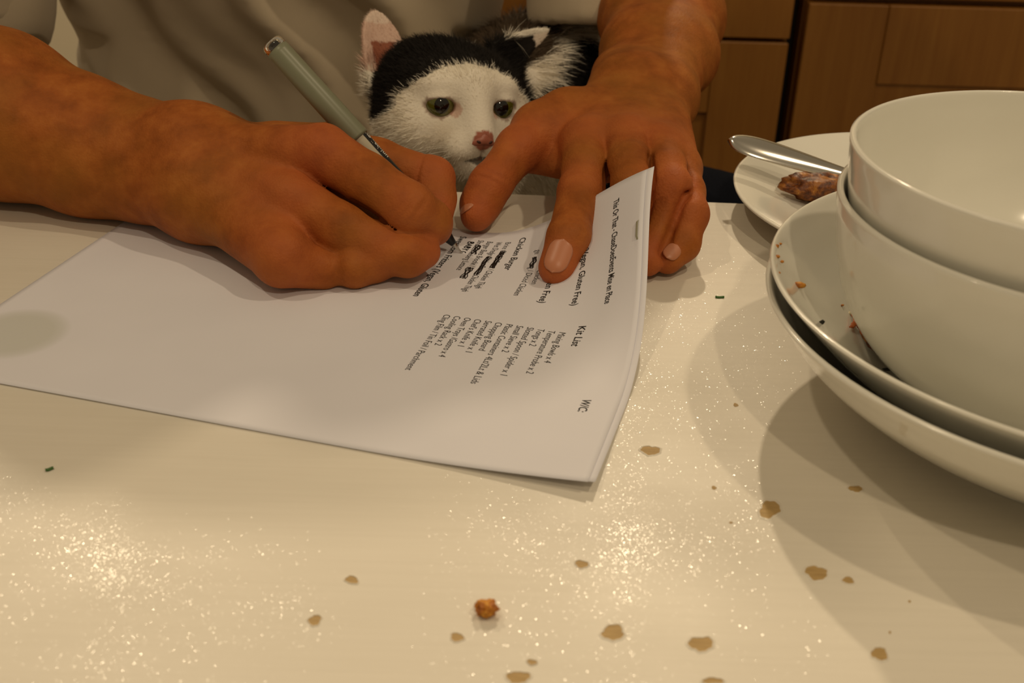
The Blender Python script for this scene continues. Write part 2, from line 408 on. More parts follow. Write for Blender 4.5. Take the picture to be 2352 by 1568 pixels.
bowlbit(1957, 722, .0014, M_cream, 23, 'pale yellow scrap at the end of the carrot shred in the bowl', rg=.5)
bowlbit(2041, 850, .0011, M_dark, 24, 'dark herb fleck in second bowl beside the deep bowl foot', (2.2, .7, .5), 'herb_fleck', 'herb')
bowlbit(1888, 745, .0007, M_dark, 25, 'dark curled herb fleck on the wall of the second bowl', (1.4, .5, 1.2), 'herb_fleck', 'herb', .8)
for k, (px, py) in enumerate(((1779, 545), (1776, 570), (1787, 562), (1790, 604), (1783, 628), (1780, 592))):
    c = gz(px, py, .0553); 
    tag(lump('crumb', (c[0]+.001, c[1], .0553), (.0009, .0012, .0006, .0008, .0006, .0009)[k], M_fry, 30+k, (1, 1, .7), .4, 2, 2), 'tiny golden crumb stuck to the rim of the second bowl', 'crumb', 'crumbs on the bowl rim')
def shred(pts, w, mat, lab):
    P = [np.array(on_bowl(x, y)) + np.array([0, 0, .0012+dz]) for x, y, dz in pts]
    P = [Vector(p) for p in P]; V = []; Fq = []; n = 8
    Q = []
    for i in range(len(P)-1):
        for k in range(5): Q.append(P[i].lerp(P[i+1], k/5))
    Q.append(P[-1])
    for i, p in enumerate(Q):
        d = (Q[min(i+1, len(Q)-1)]-Q[max(i-1, 0)]).normalized(); s_ = d.cross(Vector((0, 0, 1))).normalized(); u = s_.cross(d)
        ww = w*(.35+.65*math.sin(math.pi*(i+.6)/(len(Q)+.2)))*(1+.25*math.sin(i*1.7))
        for k in range(n):
            a = 2*math.pi*k/n; V.append(p + s_*math.cos(a)*ww + u*math.sin(a)*ww*.6)
    for i in range(len(Q)-1):
        for k in range(n): Fq.append((i*n+k, i*n+(k+1) % n, (i+1)*n+(k+1) % n, (i+1)*n+k))
    Fq += [tuple(range(n)), tuple(range((len(Q)-1)*n, len(Q)*n))]
    return tag(mesh_obj('carrot_shred', V, Fq, mat, None, True), lab, 'food scrap')
shred([(1956, 728, 0), (1964, 745, .001), (1958, 758, .0005), (1951, 757, 0)], .0011, M_carrot, 'hooked orange carrot shred in the second bowl')
shred([(1968, 750, 0), (1983, 775, .0005), (1999, 799, 0)], .0013, M_carrot, 'straight orange carrot shred against the foot of the deep bowl')
shred([(1978, 775, 0), (1996, 800, .0), (2030, 832, 0), (2048, 846, 0)], .0009, M_frit, 'brown strand of food curving round the foot of deep bowl')
# ------------------------------------------------------------------ stapled papers
PO = np.array([-.24712, .39705]); PTH = math.radians(-14.68)
PEX = np.array([math.cos(PTH), math.sin(PTH)]); PEY = np.array([-math.sin(PTH), math.cos(PTH)])
PL, PW = .2845, .207
P_BE, P_W0, P_K, P_K2 = .5916, .2678, 30.5, -270.0
def paper(s, t, lift=0.0):
    """sheet coordinate (s from foot to head of the page, t across) -> world: flat, its head corner curled up by the hand"""
    cb, sb = math.cos(P_BE), math.sin(P_BE); w = s*cb + t*sb - P_W0; a = -s*sb + t*cb; z = 0.0; nx, nz = 0.0, 1.0; h = w
    if w > 0:
        h = 0.0; n = 12
        for i in range(n):
            u = w*(i+.5)/n; ph = P_K*u + P_K2*u*u; h += math.cos(ph)*w/n; z += math.sin(ph)*w/n
        ph = P_K*w + P_K2*w*w; nx, nz = -math.sin(ph), math.cos(ph)
    z += .0007 + .0005*math.sin(s*28+t*17)*min(1, max(0, (s-.02)*8))*(.5+.5*math.sin(t*25))**2
    z += .0045*max(0.0, (s-.20)/.09)**2*max(0.0, 1-t/.07)**1.5          # free front corner stands up a little
    h += P_W0 + nx*lift; z += nz*lift
    S, T = h*cb - a*sb, h*sb + a*cb
    q = PO + PEX*S + PEY*T
    return (q[0], q[1], z)
t_ = NT('white_printer_paper'); nn = t_.noise(t_.coord(), 900, 3); n2 = t_.noise(t_.coord(), 18, 2)
_c = paper(.0235, .0375); geo = t_.n('ShaderNodeNewGeometry'); vm = t_.n('ShaderNodeVectorMath', operation='DISTANCE'); t_.l(geo.outputs['Position'], vm.inputs[0]); vm.inputs[1].default_value = _c
stain = t_.ramp(vm.outputs['Value'], [(.0185, (1,)*3), (.0215, (0,)*3)])
t_.base(t_.mix(stain, t_.ramp(n2, [(.3, (.755, .755, .83)), (.7, (.785, .785, .86))]), (.62, .63, .62))).set(Roughness=.75, Specular_IOR_Level=.25); t_.bump(nn, .08, .0002); M_paper = t_.m
M_ink = plain('black_print', (.012, .010, .010), .7)
M_pen_ink = plain('black_pen_ink', (.004, .003, .004), .55)

doc = empty('stapled_papers', tuple(paper(.1, .1)))
def sheet(name, lift, ds=0.0, dt=0.0, rot=0.0, ext=0.0):
    NS, NTT = 96, 56; V = []; Fq = []
    for i in range(NS+1):
        s = PL*i/NS
        if i > NS-30: s = PL*i/NS
        for j in range(NTT+1):
            t = PW*j/NTT
            ss = s + ds + rot*(t-.1) + (ext if i == NS else 0); tt = t + dt - rot*(s-.28)
            V.append(paper(ss, tt, lift))
    for i in range(NS):
        for j in range(NTT):
            a = i*(NTT+1)+j; Fq.append((a, a+1, a+NTT+2, a+NTT+1))
    o = mesh_obj(name, V, Fq, M_paper, doc, True)
    so = o.modifiers.new('thick', 'SOLIDIFY'); so.thickness = .0001; so.offset = 0
    return o
under = sheet('under_sheet', -.0004, .0030, .0010, .006)
topsh = sheet('top_sheet', .0)

def text_mesh(txt, size, bold=False, width=.84):
    cu = bpy.data.curves.new('t', 'FONT'); cu.body = txt; cu.size = 1.0; cu.resolution_u = 3; cu.offset = .012 if bold else -.004
    ob = bpy.data.objects.new('t', cu); COL.objects.link(ob)
    dg = bpy.context.evaluated_depsgraph_get(); me = bpy.data.meshes.new_from_object(ob.evaluated_get(dg))
    V = np.array([v.co[:2] for v in me.vertices]) if len(me.vertices) else np.zeros((0, 2)); Fq = [tuple(p.vertices) for p in me.polygons]
    bpy.data.objects.remove(ob); bpy.data.curves.remove(cu); bpy.data.meshes.remove(me)
    return V*np.array([size*width, size]), Fq
def print_line(txt, s, t, size=.0036, bold=False, length=None, name='printed_line', parent=None, mat=None):
    """page x runs along -t (from the far edge to the camera), page up runs along +s"""
    V, Fq = text_mesh(txt, size, bold)
    if length: V[:, 0] *= length/(V[:, 0].max()-V[:, 0].min())
    P = [paper(s + y, t - x, .00016) for x, y in V]
    return mesh_obj(name, P, Fq, mat or M_ink, parent or topsh, False)
BS, HS = .00455, .0050
def col(lines, s0, t0, dl=.00488):
    for k, (txt, ln) in enumerate(lines): print_line(txt, s0 - k*dl, t0, BS, False, ln)
# third and second columns
print_line('W/C:', .2700, .0592, HS, True, .0103)
print_line('Kit List', .2555, .1178, HS, True, .0165)
col([('Mixing Bowls x 4', .0285), ('Temperature Probe x 2', .0400), ('Tongs x 2', .0165), ('Slotted Spoon / Spider x 1', .0445), ('Small Sieve x 2', .0255),
     ('Plastic Containers 4Lt/2Lt & Lids', .0545), ('Chopping Board', .0272), ('Serrated Knife x 1', .0303), ('Chef\u2019s Knife x 1', .0262),
     ('Oven Trays /Gastro x 4', .0375), ('Cooling Rack x 2', .0285), ('Cling Film / Tin Foil / Parchment', .0520)], .2478, .1120)
# first column
HD = print_line('This Or That - ChaseDoesEvents Mise en Place', .2655, .1965, HS, True, .0660)
print_line('es (Vegan, Gluten Free)', .2480, .1800, HS, True, .0455)
print_line('ten Free)', .2315, .1575, HS, True, .0205)
print_line('Chicken', .2235, .1680, BS, False, .0130)
print_line('g / Diced Chicken', .2185, .1710, BS, False, .0300)
print_line('ge', .2185, .1860, BS, False, .0036)
print_line('Chicken Burger', .2065, .2000, HS, True, .0330)
col([('Brine Chicken Breast / Chicken Thigh', .0545), ('Wet Dredge Chicken Breast / Chicken Thigh', .0600), ('Burger Buns Brioche / S', .0345),
     ('Shredded Iceberg Lettuce', .0380)], .1990, .1972)
print_line('Sweetcorn Fritters (Vegan, Gluten', .1740, .1990, HS, True, .0735)
print_line('Free)', .1445, .1365, HS, True, .0125)

def scribble(s, t, ln, h, seed, name='pen_scribble', turns=6):
    """several overlapping pen strokes"""
    rr = random.Random(seed); V = []; Fq = []
    n = 40*turns//4; pts = []
    for k in range(turns):
        a, b = (0, 1) if k % 2 == 0 else (1, 0)
        for i in range(12):
            u = i/11; x = a+(b-a)*u
            pts.append((s + h*(-.5+(k+.5)/turns) + h*.16*math.sin(u*9+k*2+seed) + rr.uniform(-.06, .06)*h, t - ln*(x + rr.uniform(-.02, .02)) - rr.uniform(-.02, .02)*ln))
    w = .00024
    for i, (a, b) in enumerate(pts):
        p = np.array(pts[max(i-1, 0)]); q = np.array(pts[min(i+1, len(pts)-1)]); d = q-p; d = d/(np.linalg.norm(d)+1e-9); nrm = np.array([-d[1], d[0]])
        for sg in (-1, 1): V.append(paper(a+nrm[0]*w*sg, b+nrm[1]*w*sg, .00022))
    for i in range(len(pts)-1): Fq.append((2*i, 2*i+1, 2*i+3, 2*i+2))
    return mesh_obj(name, V, Fq, M_pen_ink, topsh, False)
scribble(.2003, .1872, .0205, .0022, 1, turns=8)      # struck words in the list
scribble(.1952, .1790, .0225, .0020, 2, turns=6)
scribble(.1903, .1638, .0130, .0028, 3, turns=6)
scribble(.1866, .1905, .0110, .0026, 4, turns=6)
scribble(.2195, .1800, .0095, .0024, 5, turns=7)
scribble(.1458, .1500, .0255, .0016, 6, turns=4)
def handwriting(pts, name='handwriting', w=.00028):
    V = []; Fq = []; Q = []
    for i in range(len(pts)-1):
        for k in range(4): Q.append(np.array(pts[i])+(np.array(pts[i+1])-np.array(pts[i]))*k/4)
    Q.append(np.array(pts[-1]))
    for i, a in enumerate(Q):
        d = Q[min(i+1, len(Q)-1)]-Q[max(i-1, 0)]; d = d/(np.linalg.norm(d)+1e-9); nrm = np.array([-d[1], d[0]])
        for sg in (-1, 1): V.append(paper(.1800+a[1]+nrm[1]*w*sg, .1935-a[0]-nrm[0]*w*sg, .00022))
    for i in range(len(Q)-1): Fq.append((2*i, 2*i+1, 2*i+3, 2*i+2))
    return mesh_obj(name, V, Fq, M_pen_ink, topsh, False)
def loop(cx, cy, rx, ry, n=10, a0=0): return [(cx+rx*math.cos(a0+6.28*k/n), cy+ry*math.sin(a0+6.28*k/n)) for k in range(n+1)]
h0 = .0030                                        # the word being written: "BABY G..."
handwriting([(0, 0), (0, h0)] + loop(.0010, h0*.75, .0010, h0*.25, 8, 1.5) + loop(.0011, h0*.25, .0011, h0*.27, 8, 1.5))
handwriting([(.0030, 0), (.0041, h0), (.0052, 0), (.0047, h0*.4), (.0034, h0*.4)])
handwriting([(.0062, 0), (.0062, h0)] + loop(.0071, h0*.75, .0009, h0*.25, 8, 1.5) + loop(.0072, h0*.25, .0010, h0*.27, 8, 1.5))
handwriting([(.0090, h0), (.0100, h0*.5), (.0112, h0), (.0100, h0*.5), (.0098, -h0*.1)])
handwriting([(.0142, h0*.9), (.0130, h0*.8), (.0126, h0*.3), (.0136, 0), (.0146, h0*.25), (.0140, h0*.45)])
# staple near the head corner of the page
V = []; Fq = []
for i in range(9):
    tt = .1745 - .0120*i/8; zz = .0005 if 0 < i < 8 else -.0004
    p = paper(.2815, tt, zz+.0003)
    for ds_, dl in ((-.00045, -.0002), (.00045, -.0002), (.00045, .0002), (-.00045, .0002)): V.append(paper(.2815+ds_, tt, zz+.0003+dl))
for i in range(8):
    for k in range(4): Fq.append((i*4+k, i*4+(k+1) % 4, (i+1)*4+(k+1) % 4, (i+1)*4+k))
M_staple = plain('dull_staple', (.42, .42, .31), .45, Metallic=.5)
stp = mesh_obj('staple', V, Fq, M_staple, doc, False)
tag(doc, 'printed white A4 papers stapled together, covered in lists and crossed-out words', 'papers')
# ------------------------------------------------------------------ pen
PT = np.array(paper(.1812, .1785)) + np.array([0, 0, .0002])       # writing point on the paper
PE = gd(622, 97, .5555)                                              # cap end
PDIR = (PE-PT)/np.linalg.norm(PE-PT); PLEN = float(np.linalg.norm(PE-PT))
_pu = np.cross(PDIR, FW); _pu /= np.linalg.norm(_pu); _pv = np.cross(PDIR, _pu)     # _pv points roughly along the view
if _pv @ FW < 0: _pv = -_pv
def pen_pt(s, r, a): return PT + PDIR*s + (_pu*math.cos(a) + _pv*math.sin(a))*r
t_ = NT('grey_green_pen_plastic'); t_.base((.205, .215, .145)).set(Roughness=.38); M_cap = t_.m
t_ = NT('pale_grey_pen_barrel'); t_.base((.50, .46, .36)).set(Roughness=.35); M_barrel = t_.m
t_ = NT('black_pen_plastic'); t_.base((.008, .008, .010)).set(Roughness=.3); M_bpl = t_.m
t_ = NT('clear_pen_end'); t_.base((.9, .88, .84)).set(Roughness=.08, Transmission_Weight=1.0, IOR=1.49); M_clear = t_.m
M_white_print = plain('white_print', (.70, .69, .66), .5)
M_grey_print = plain('grey_print', (.22, .23, .24), .5)
pen = empty('rollerball_pen', tuple(PT))
def turned(name, prof, mat, n=40, parent=pen):
    V = []; Fq = []
    for s, r in prof:
        for k in range(n): V.append(pen_pt(s, r, 2*math.pi*k/n))
    for i in range(len(prof)-1):
        for k in range(n): Fq.append((i*n+k, i*n+(k+1) % n, (i+1)*n+(k+1) % n, (i+1)*n+k))
    return mesh_obj(name, V, Fq, mat, parent, True)
turned('steel_point', [(0, .00002), (.0002, .00028), (.0010, .00042), (.0030, .00060), (.0032, .00095), (.0060, .00125), (.0064, .0013)], M_steel)
turned('black_cone', [(.0060, .00135), (.0064, .0017), (.0120, .0031), (.0180, .0041), (.0190, .0043), (.0192, .0046), (.045, .0049)], M_bpl)
turned('barrel', [(.0445, .0049), (.0450, .0051), (.095, .0052), (.110, .0052)], M_barrel)
CAP0 = PLEN-.0625
turned('cap', [(CAP0, .0054), (CAP0-.0003, .0060), (CAP0+.001, .0062), (CAP0+.03, .0061), (PLEN-.007, .0060), (PLEN-.0045, .0058), (PLEN-.0043, .0050)], M_cap)
turned('clear_end', [(PLEN-.0046, .0050), (PLEN-.0044, .0058), (PLEN-.0012, .0056), (PLEN-.0002, .0051), (PLEN, .0046), (PLEN-.0006, .0043), (PLEN-.0040, .0044)], M_clear)
turned('black_plug', [(PLEN-.0044, .0043), (PLEN-.0026, .0042), (PLEN-.0008, .0034), (PLEN, .0020), (PLEN+.0002, .00002)], M_bpl)
def band(name, s0, s1, a0, a1, r, mat, parent=pen, ns=10, na=16):
    V = []; Fq = []
    for i in range(ns+1):
        for k in range(na+1): V.append(pen_pt(s0+(s1-s0)*i/ns, r, a0+(a1-a0)*k/na))
    for i in range(ns):
        for k in range(na): a = i*(na+1)+k; Fq.append((a, a+1, a+na+2, a+na+1))
    return mesh_obj(name, V, Fq, mat, parent, True)
def ang(v): return math.atan2(v @ _pv, v @ _pu)
A_UP = ang(UP*.75 + RT*.66 + FW*.25); A_BK = ang(UP*.62 + RT*.60 - FW*.62); A_TX = ang(-FW - .42*UP - .30*RT)
_dl = math.atan2(math.sin(A_BK-A_UP), math.cos(A_BK-A_UP)); A_BK = A_UP+_dl; _sg = 1 if _dl > 0 else -1
band('black_stripe', .046, CAP0-.0005, A_UP-_sg*.9, A_BK+_sg*.34, .00528, M_bpl)
def pen_text(txt, s_start, a_mid, size, mat, sgn=1, width=.9, bold=True):
    V, Fq = text_mesh(txt, size, bold, width); V[:, 1] -= size*.33
    P = [pen_pt(s_start + x, .00536, a_mid + sgn*y/.0053) for x, y in V]
    return mesh_obj('lettering', P, Fq, mat, pen, False)
pen_text('uni-ball eye', .0600, A_BK-_sg*.12, .0042, M_white_print, _sg, .95)
pen_text('WATERPROOF/FADE PROOF', .0520, A_TX, .0021, M_ink, _sg, .95, False)
# ------------------------------------------------------------------ implicit-surface sculpting
def sd_cone(P, a, b, r1, r2):
    """distance to a round cone (a tapered capsule)"""
    a = np.asarray(a, np.float32); b = np.asarray(b, np.float32); ba = b-a; l2 = float(ba@ba)
    if l2 < 1e-10: return np.sqrt(((P-a)**2).sum(1)) - max(r1, r2)
    rr = r1-r2; a2 = l2-rr*rr; il2 = 1.0/l2; pa = P-a; y = pa@ba; z = y-l2
    q = pa*l2 - y[:, None]*ba; x2 = (q*q).sum(1); y2 = y*y*l2; z2 = z*z*l2; k = math.copysign(1, rr)*rr*rr*x2
    d = (np.sqrt(np.maximum(x2*a2*il2, 0)) + y*rr)*il2 - r1
    c1 = np.sign(z)*a2*z2 > k; c2 = (np.sign(y)*a2*y2 < k) & ~c1
    d = np.where(c1, np.sqrt(x2+z2)*il2 - r2, d); return np.where(c2, np.sqrt(x2+y2)*il2 - r1, d)
def sd_ell(P, c, r, R=None):
    """approximate distance to an ellipsoid; rows of R are its axes"""
    q = P-np.asarray(c, np.float32)
    if R is not None: q = q@np.asarray(R, np.float32).T
    r = np.asarray(r, np.float32); k0 = np.sqrt(((q/r)**2).sum(1)); k1 = np.sqrt(((q/(r*r))**2).sum(1)) + 1e-9
    return k0*(k0-1.0)/k1
def smin(a, b, k):
    h = np.maximum(k-np.abs(a-b), 0)/k; return np.minimum(a, b) - h*h*k*.25
def smax(a, b, k): return -smin(-a, -b, k)
def chain(P, pts, rad, k=.003):
    d = None
    for i in range(len(pts)-1):
        e = sd_cone(P, pts[i], pts[i+1], rad[i], rad[i+1]); d = e if d is None else smin(d, e, k)
    return d
def bump_at(P, c, r, h): return h*np.exp(-((P-np.asarray(c, np.float32))**2).sum(1)/(r*r))
def polygonise(f, lo, hi, v, coarse=5):
    """sparse surface nets; f(P) -> signed distance"""
    lo = np.asarray(lo, float); n = np.ceil((np.asarray(hi)-lo)/(v*coarse)).astype(int)+1; B = coarse
    ax = [lo[i] + (np.arange(n[i])+.5)*v*B for i in range(3)]
    G = np.stack(np.meshgrid(*ax, indexing='ij'), -1).reshape(-1, 3).astype(np.float32)
    dc = f(G).reshape(n); near = np.abs(dc) < v*B*1.15
    N = n*B+1; D = np.empty(N, np.float32)
    sg = np.where(dc > 0, 1.0, -1.0).astype(np.float32)
    big = np.repeat(np.repeat(np.repeat(sg, B, 0), B, 1), B, 2); D[:-1, :-1, :-1] = big; D[-1] = D[-2]; D[:, -1] = D[:, -2]; D[:, :, -1] = D[:, :, -2]
    mask = np.zeros(N, bool); bi = np.argwhere(near)*B
    for dx in range(B+1):
        for dy in range(B+1):
            for dz in range(B+1): mask[bi[:, 0]+dx, bi[:, 1]+dy, bi[:, 2]+dz] = True
    idx = np.argwhere(mask); vals = np.empty(len(idx), np.float32)
    for s in range(0, len(idx), 400000):
        vals[s:s+400000] = f((lo + idx[s:s+400000]*v).astype(np.float32))
    D[mask] = vals
    S = D < 0
    c = [S[i:N[0]-1+i, j:N[1]-1+j, k:N[2]-1+k] for i in (0, 1) for j in (0, 1) for k in (0, 1)]
    anyi = np.zeros_like(c[0]); alli = np.ones_like(c[0])
    for q in c: anyi |= q; alli &= q
    cells = np.argwhere(anyi & ~alli); cid = -np.ones(np.array(N)-1, np.int32); cid[tuple(cells.T)] = np.arange(len(cells))
    pos = np.zeros((len(cells), 3)); cnt = np.zeros(len(cells))
    for a in range(3):
        o1, o2 = [x for x in range(3) if x != a]
        for i in (0, 1):
            for j in (0, 1):
                p0 = cells.copy(); p0[:, o1] += i; p0[:, o2] += j; p1 = p0.copy(); p1[:, a] += 1
                d0 = D[tuple(p0.T)]; d1 = D[tuple(p1.T)]; m = (d0 < 0) != (d1 < 0)
                t = np.where(m, d0/np.where(m, d0-d1, 1), 0); q = p0.astype(float); q[:, a] += t
                pos[m] += q[m]; cnt[m] += 1
    V = lo + pos/cnt[:, None]*v
    quads = []
    for a in range(3):
        o1, o2 = [(1, 2), (2, 0), (0, 1)][a]
        sl0 = [slice(1, -1)]*3; sl0[a] = slice(0, -1); sl1 = [slice(1, -1)]*3; sl1[a] = slice(1, None)
        s0 = S[tuple(sl0)]; s1 = S[tuple(sl1)]; e = np.argwhere(s0 != s1); off = np.ones(3, int); off[a] = 0; e = e+off
        inside = S[tuple(e.T)]
        def at(di, dj):
            q = e.copy(); q[:, o1] += di; q[:, o2] += dj; return cid[tuple(q.T)]
        A, Bq, Cq, Dq = at(-1, -1), at(0, -1), at(0, 0), at(-1, 0)
        Q = np.stack([A, Bq, Cq, Dq], 1); Q[~inside] = Q[~inside][:, ::-1]; quads.append(Q)
    Q = np.concatenate(quads); Q = Q[(Q >= 0).all(1)]
    return V, Q
# ------------------------------------------------------------------ the person: hands, arms, shirt, trousers
def sgd(L): return [gd(*q) for q in L]
def sgz(L): return [gz(*q) for q in L]
f32 = lambda p: np.asarray(p, np.float32)
mm = .001
# ---- writing hand (back of the hand to the camera, little-finger side on the paper)
wi = sgd([(742, 350, .550), (845, 412, .5415), (940, 478, .537), (985, 510, .5480), (997, 523, .5555)]); wi_r = [13.8*mm, 12.0*mm, 12.0*mm, 10.8*mm, 9.0*mm]
wm = [gd(672, 462, .545), gd(785, 524, .5365), gz(880, 572, .0160), gz(936, 586, .0145), gz(972, 578, .0140)]; wm_r = [13.8*mm, 11.6*mm, 11.6*mm, 10.0*mm, 8.4*mm]
wr = [gd(658, 545, .540), gd(744, 588, .5480), gz(814, 614, .0098), gz(862, 604, .0098), gz(905, 585, .0110)]; wr_r = [12.8*mm, 10.0*mm, 9.2*mm, 8.6*mm, 8.0*mm]
wl = [gz(648, 592, .0165), gz(702, 610, .0112), gz(744, 618, .0090), gz(790, 604, .0088), gz(815, 585, .010)]; wl_r = [13.5*mm, 9.8*mm, 8.6*mm, 8.6*mm, 7.5*mm]
wt = sgd([(640, 350, .596), (770, 352, .594), (868, 372, .5905), (994, 410, .5885), (1002, 455, .582), (1006, 490, .577)]); wt_r = [16*mm, 14*mm, 11.6*mm, 10.8*mm, 9.6*mm, 8.0*mm]
ww = {'i': gd(468, 362, .580), 'm': gd(466, 392, .574), 'r': gd(466, 425, .571), 'l': gd(470, 452, .568)}
arm_w = [(gd(452, 365, .585), gd(452, 442, .574), 19.5), (gd(330, 335, .597), gd(330, 402, .588), 21.5), (gd(200, 300, .604), gd(200, 372, .597), 25.5), (gd(0, 235, .612), gd(0, 290, .606), 36), (gd(-180, 190, .635), gd(-180, 260, .625), 42), (gd(-430, 130, .665), gd(-430, 190, .655), 45)]
KN_W = [(wi[0], 13), (wm[0], 13), (wr[0], 12), (wi[2], 9), (wm[2], 9), (wl[0], 11), (wi[4], 9), (wm[4], 9), (wt[3], 12), (wt[5], 9)]
def crease(P, c, axis, side, spread, offs, amp, wid, arc):
    """short transverse skin folds across a joint on the dorsal side"""
    q = P-f32(c); u = q@f32(axis); sd = q@f32(side); w = np.exp(-(sd/arc)**2)*(np.abs(u) < spread*3)
    r2 = (q*q).sum(1); w = w*(r2 < (22*mm)**2); o = np.zeros(len(P), np.float32)
    for k in offs: o += np.exp(-((u-k*mm - .10*np.abs(sd)*np.sign(k))/wid)**2)
    return amp*o*w
def unit(v): v = np.asarray(v, float); return v/np.linalg.norm(v)
def groove(P, d, fa, ra, fb, rb, js, w=1.9, k=.0035):
    """deepen the furrow between two neighbouring fingers, on the side that shows"""
    pts = []
    for j in js:
        m = (fa[j]+fb[j])/2; ax = unit(fa[min(j+1, len(fa)-1)]-fa[j-1]); ac = unit(fa[j]-fb[j]); n = np.cross(ax, ac); n = unit(n if n@(-FW) > 0 else -n)
        r = (ra[j]+rb[j])/2; D = np.linalg.norm(fa[j]-fb[j])/2; pts.append(m + n*(math.sqrt(max(r*r-D*D, 0))+.3*mm))
    return smax(d, -chain(P, pts, [w*mm]*len(pts), .002), k)
def sdf_writing(P):
    palm = None
    for key, fin, r0, r1 in (('i', wi, 17, 13.2), ('m', wm, 17, 13.2), ('r', wr, 16.5, 12.6), ('l', wl, 16.5, 13.0)):
        e = sd_cone(P, ww[key], fin[0], r0*mm, r1*mm); palm = e if palm is None else smin(palm, e, .007)
    # heel and thenar mass behind
    palm = smin(palm, sd_cone(P, gd(520, 400, .592), gd(700, 430, .578), 17*mm, 15*mm), .012)
    palm = smin(palm, sd_cone(P, gd(500, 380, .594), wt[1], 17*mm, 13*mm), .014)
    # tendons over the back of the hand
    for key, fin in (('i', wi), ('m', wm), ('r', wr)):
        a = f32(ww[key]); b = f32(fin[0]); n = f32(-FW)*15.5*mm
        palm = smin(palm, sd_cone(P, a*.5+b*.5+n*.62, b+n*.34, 2.0*mm, 3.0*mm), .006)
    palm = smin(palm, sd_cone(P, gd(760, 470, .566), gd(925, 556, .566), 10*mm, 8*mm), .006)
    arm = None
    for (a0, a1, ra), (b0, b1, rb) in zip(arm_w, arm_w[1:]):
        for p, q in ((a0, b0), (a1, b1)):
            e = sd_cone(P, p, q, ra*mm, rb*mm); arm = e if arm is None else smin(arm, e, .016)
    arm = smin(arm, sd_cone(P, arm_w[0][0], arm_w[0][1], 19.5*mm, 19.5*mm), .014)
    arm = smin(arm, sd_ell(P, gd(415, 302, .578), (13*mm, 10*mm, 10*mm)), .02)       # ulna/radius end
    d = smin(palm, arm, .022)
    # knuckles
    for p, h in ((wi[0], 2.4), (wm[0], 2.4), (wr[0], 1.8), (wl[0], .8)): d = d - bump_at(P, p-FW*10*mm+UP*3*mm, 10*mm, h*mm)
    for p, q in ((wi[0], wm[0]), (wm[0], wr[0])): d = d + bump_at(P, (p+q)*.5-FW*10*mm+RT*3*mm, 9*mm, 1.6*mm)
    fi = chain(P, wi, wi_r, .004); fm = chain(P, wm, wm_r, .004); fr = chain(P, wr, wr_r, .004); fl = chain(P, wl, wl_r, .004)
    ax = unit(wi[3]-wi[1]); sd = unit(np.cross(ax, -FW)); fi = fi + crease(P, wi[2]-FW*0, ax, sd, .006, (-4.2, -.6, 3.2), 1.0*mm, 1.05*mm, 7*mm)
    ax = unit(wm[3]-wm[1]); sd = unit(np.cross(ax, -FW)); fm = fm + crease(P, wm[2], ax, sd, .006, (-1.8, 1.8), .9*mm, 1.05*mm, 7*mm)
    d = smin(d, fl, .004); d = smin(d, fr, .0025); d = smin(d, fm, .0025); d = smin(d, fi, .0025)
    d = groove(P, d, wi, wi_r, wm, wm_r, (1, 2, 3), 1.6)
    # web and thumb
    th = chain(P, wt, wt_r, .005)
    ax = unit(wt[3]-wt[2]); sd = unit(np.cross(ax, -FW)); th = th + crease(P, wt[3]+(wt[2]-wt[3])*.22-FW*4*mm, unit(ax+.9*UP*0+.4*RT), unit(UP+.6*RT), .006, (0,), 1.5*mm, 1.0*mm, 10*mm)
    d = smin(d, th, .008)
    d = smin(d, sd_cone(P, wi[0]+FW*14*mm, wt[2]-RT*16*mm, 9*mm, 8*mm), .010)
    return d
# ---- resting hand (palm down, index finger pressing the papers, thumb out to the side)
ri = sgz([(1348, 332, .0375), (1345, 385, .0345), (1335, 442, .0275), (1306, 545, .0190), (1279, 614, .0085)]); ri_r = [14.0*mm, 11.8*mm, 11.7*mm, 10.2*mm, 9.0*mm]
rm = sgz([(1438, 330, .0405), (1448, 380, .0400), (1455, 428, .0345), (1450, 520, .0170), (1428, 572, .0100)]); rm_r = [14.0*mm, 11.0*mm, 10.9*mm, 9.6*mm, 8.4*mm]
rr_ = sgz([(1512, 345, .0385), (1532, 390, .0395), (1543, 434, .0350), (1517, 530, .0170), (1487, 597, .0095)]); rr_r = [13.2*mm, 10.2*mm, 10.4*mm, 9.2*mm, 8.0*mm]
rl = sgz([(1556, 388, .0320), (1576, 440, .0300), (1584, 492, .0250), (1568, 560, .0138), (1534, 596, .0085)]); rl_r = [12.2*mm, 9.2*mm, 9.2*mm, 8.2*mm, 7.2*mm]
rt = sgz([(1300, 268, .0400), (1240, 300, .0370), (1192, 342, .0325), (1126, 425, .0215), (1104, 468, .0140), (1094, 496, .0105)]); rt_r = [16*mm, 13.5*mm, 12.0*mm, 10.6*mm, 9.8*mm, 8.2*mm]
rw = {'i': gd(1432, 238, .676), 'm': gd(1462, 238, .674), 'r': gd(1495, 245, .670), 'l': gd(1515, 255, .668)}
arm_r = [(gd(1452, 205, .690), gd(1520, 222, .690), 19.5), (gd(1475, 120, .745), gd(1555, 128, .750), 24), (gd(1480, 40, .80), gd(1560, 44, .805), 29), (gd(1478, -40, .845), gd(1556, -40, .85), 33), (gd(1468, -110, .885), gd(1540, -110, .89), 36)]
KN_R = [(ri[0], 13), (rm[0], 13), (rr_[0], 12), (ri[2], 9), (ri[4], 10), (rt[3], 10), (rt[5], 9), (rr_[2], 9), (rl[2], 9), (rr_[4], 9), (rt[2], 12)]
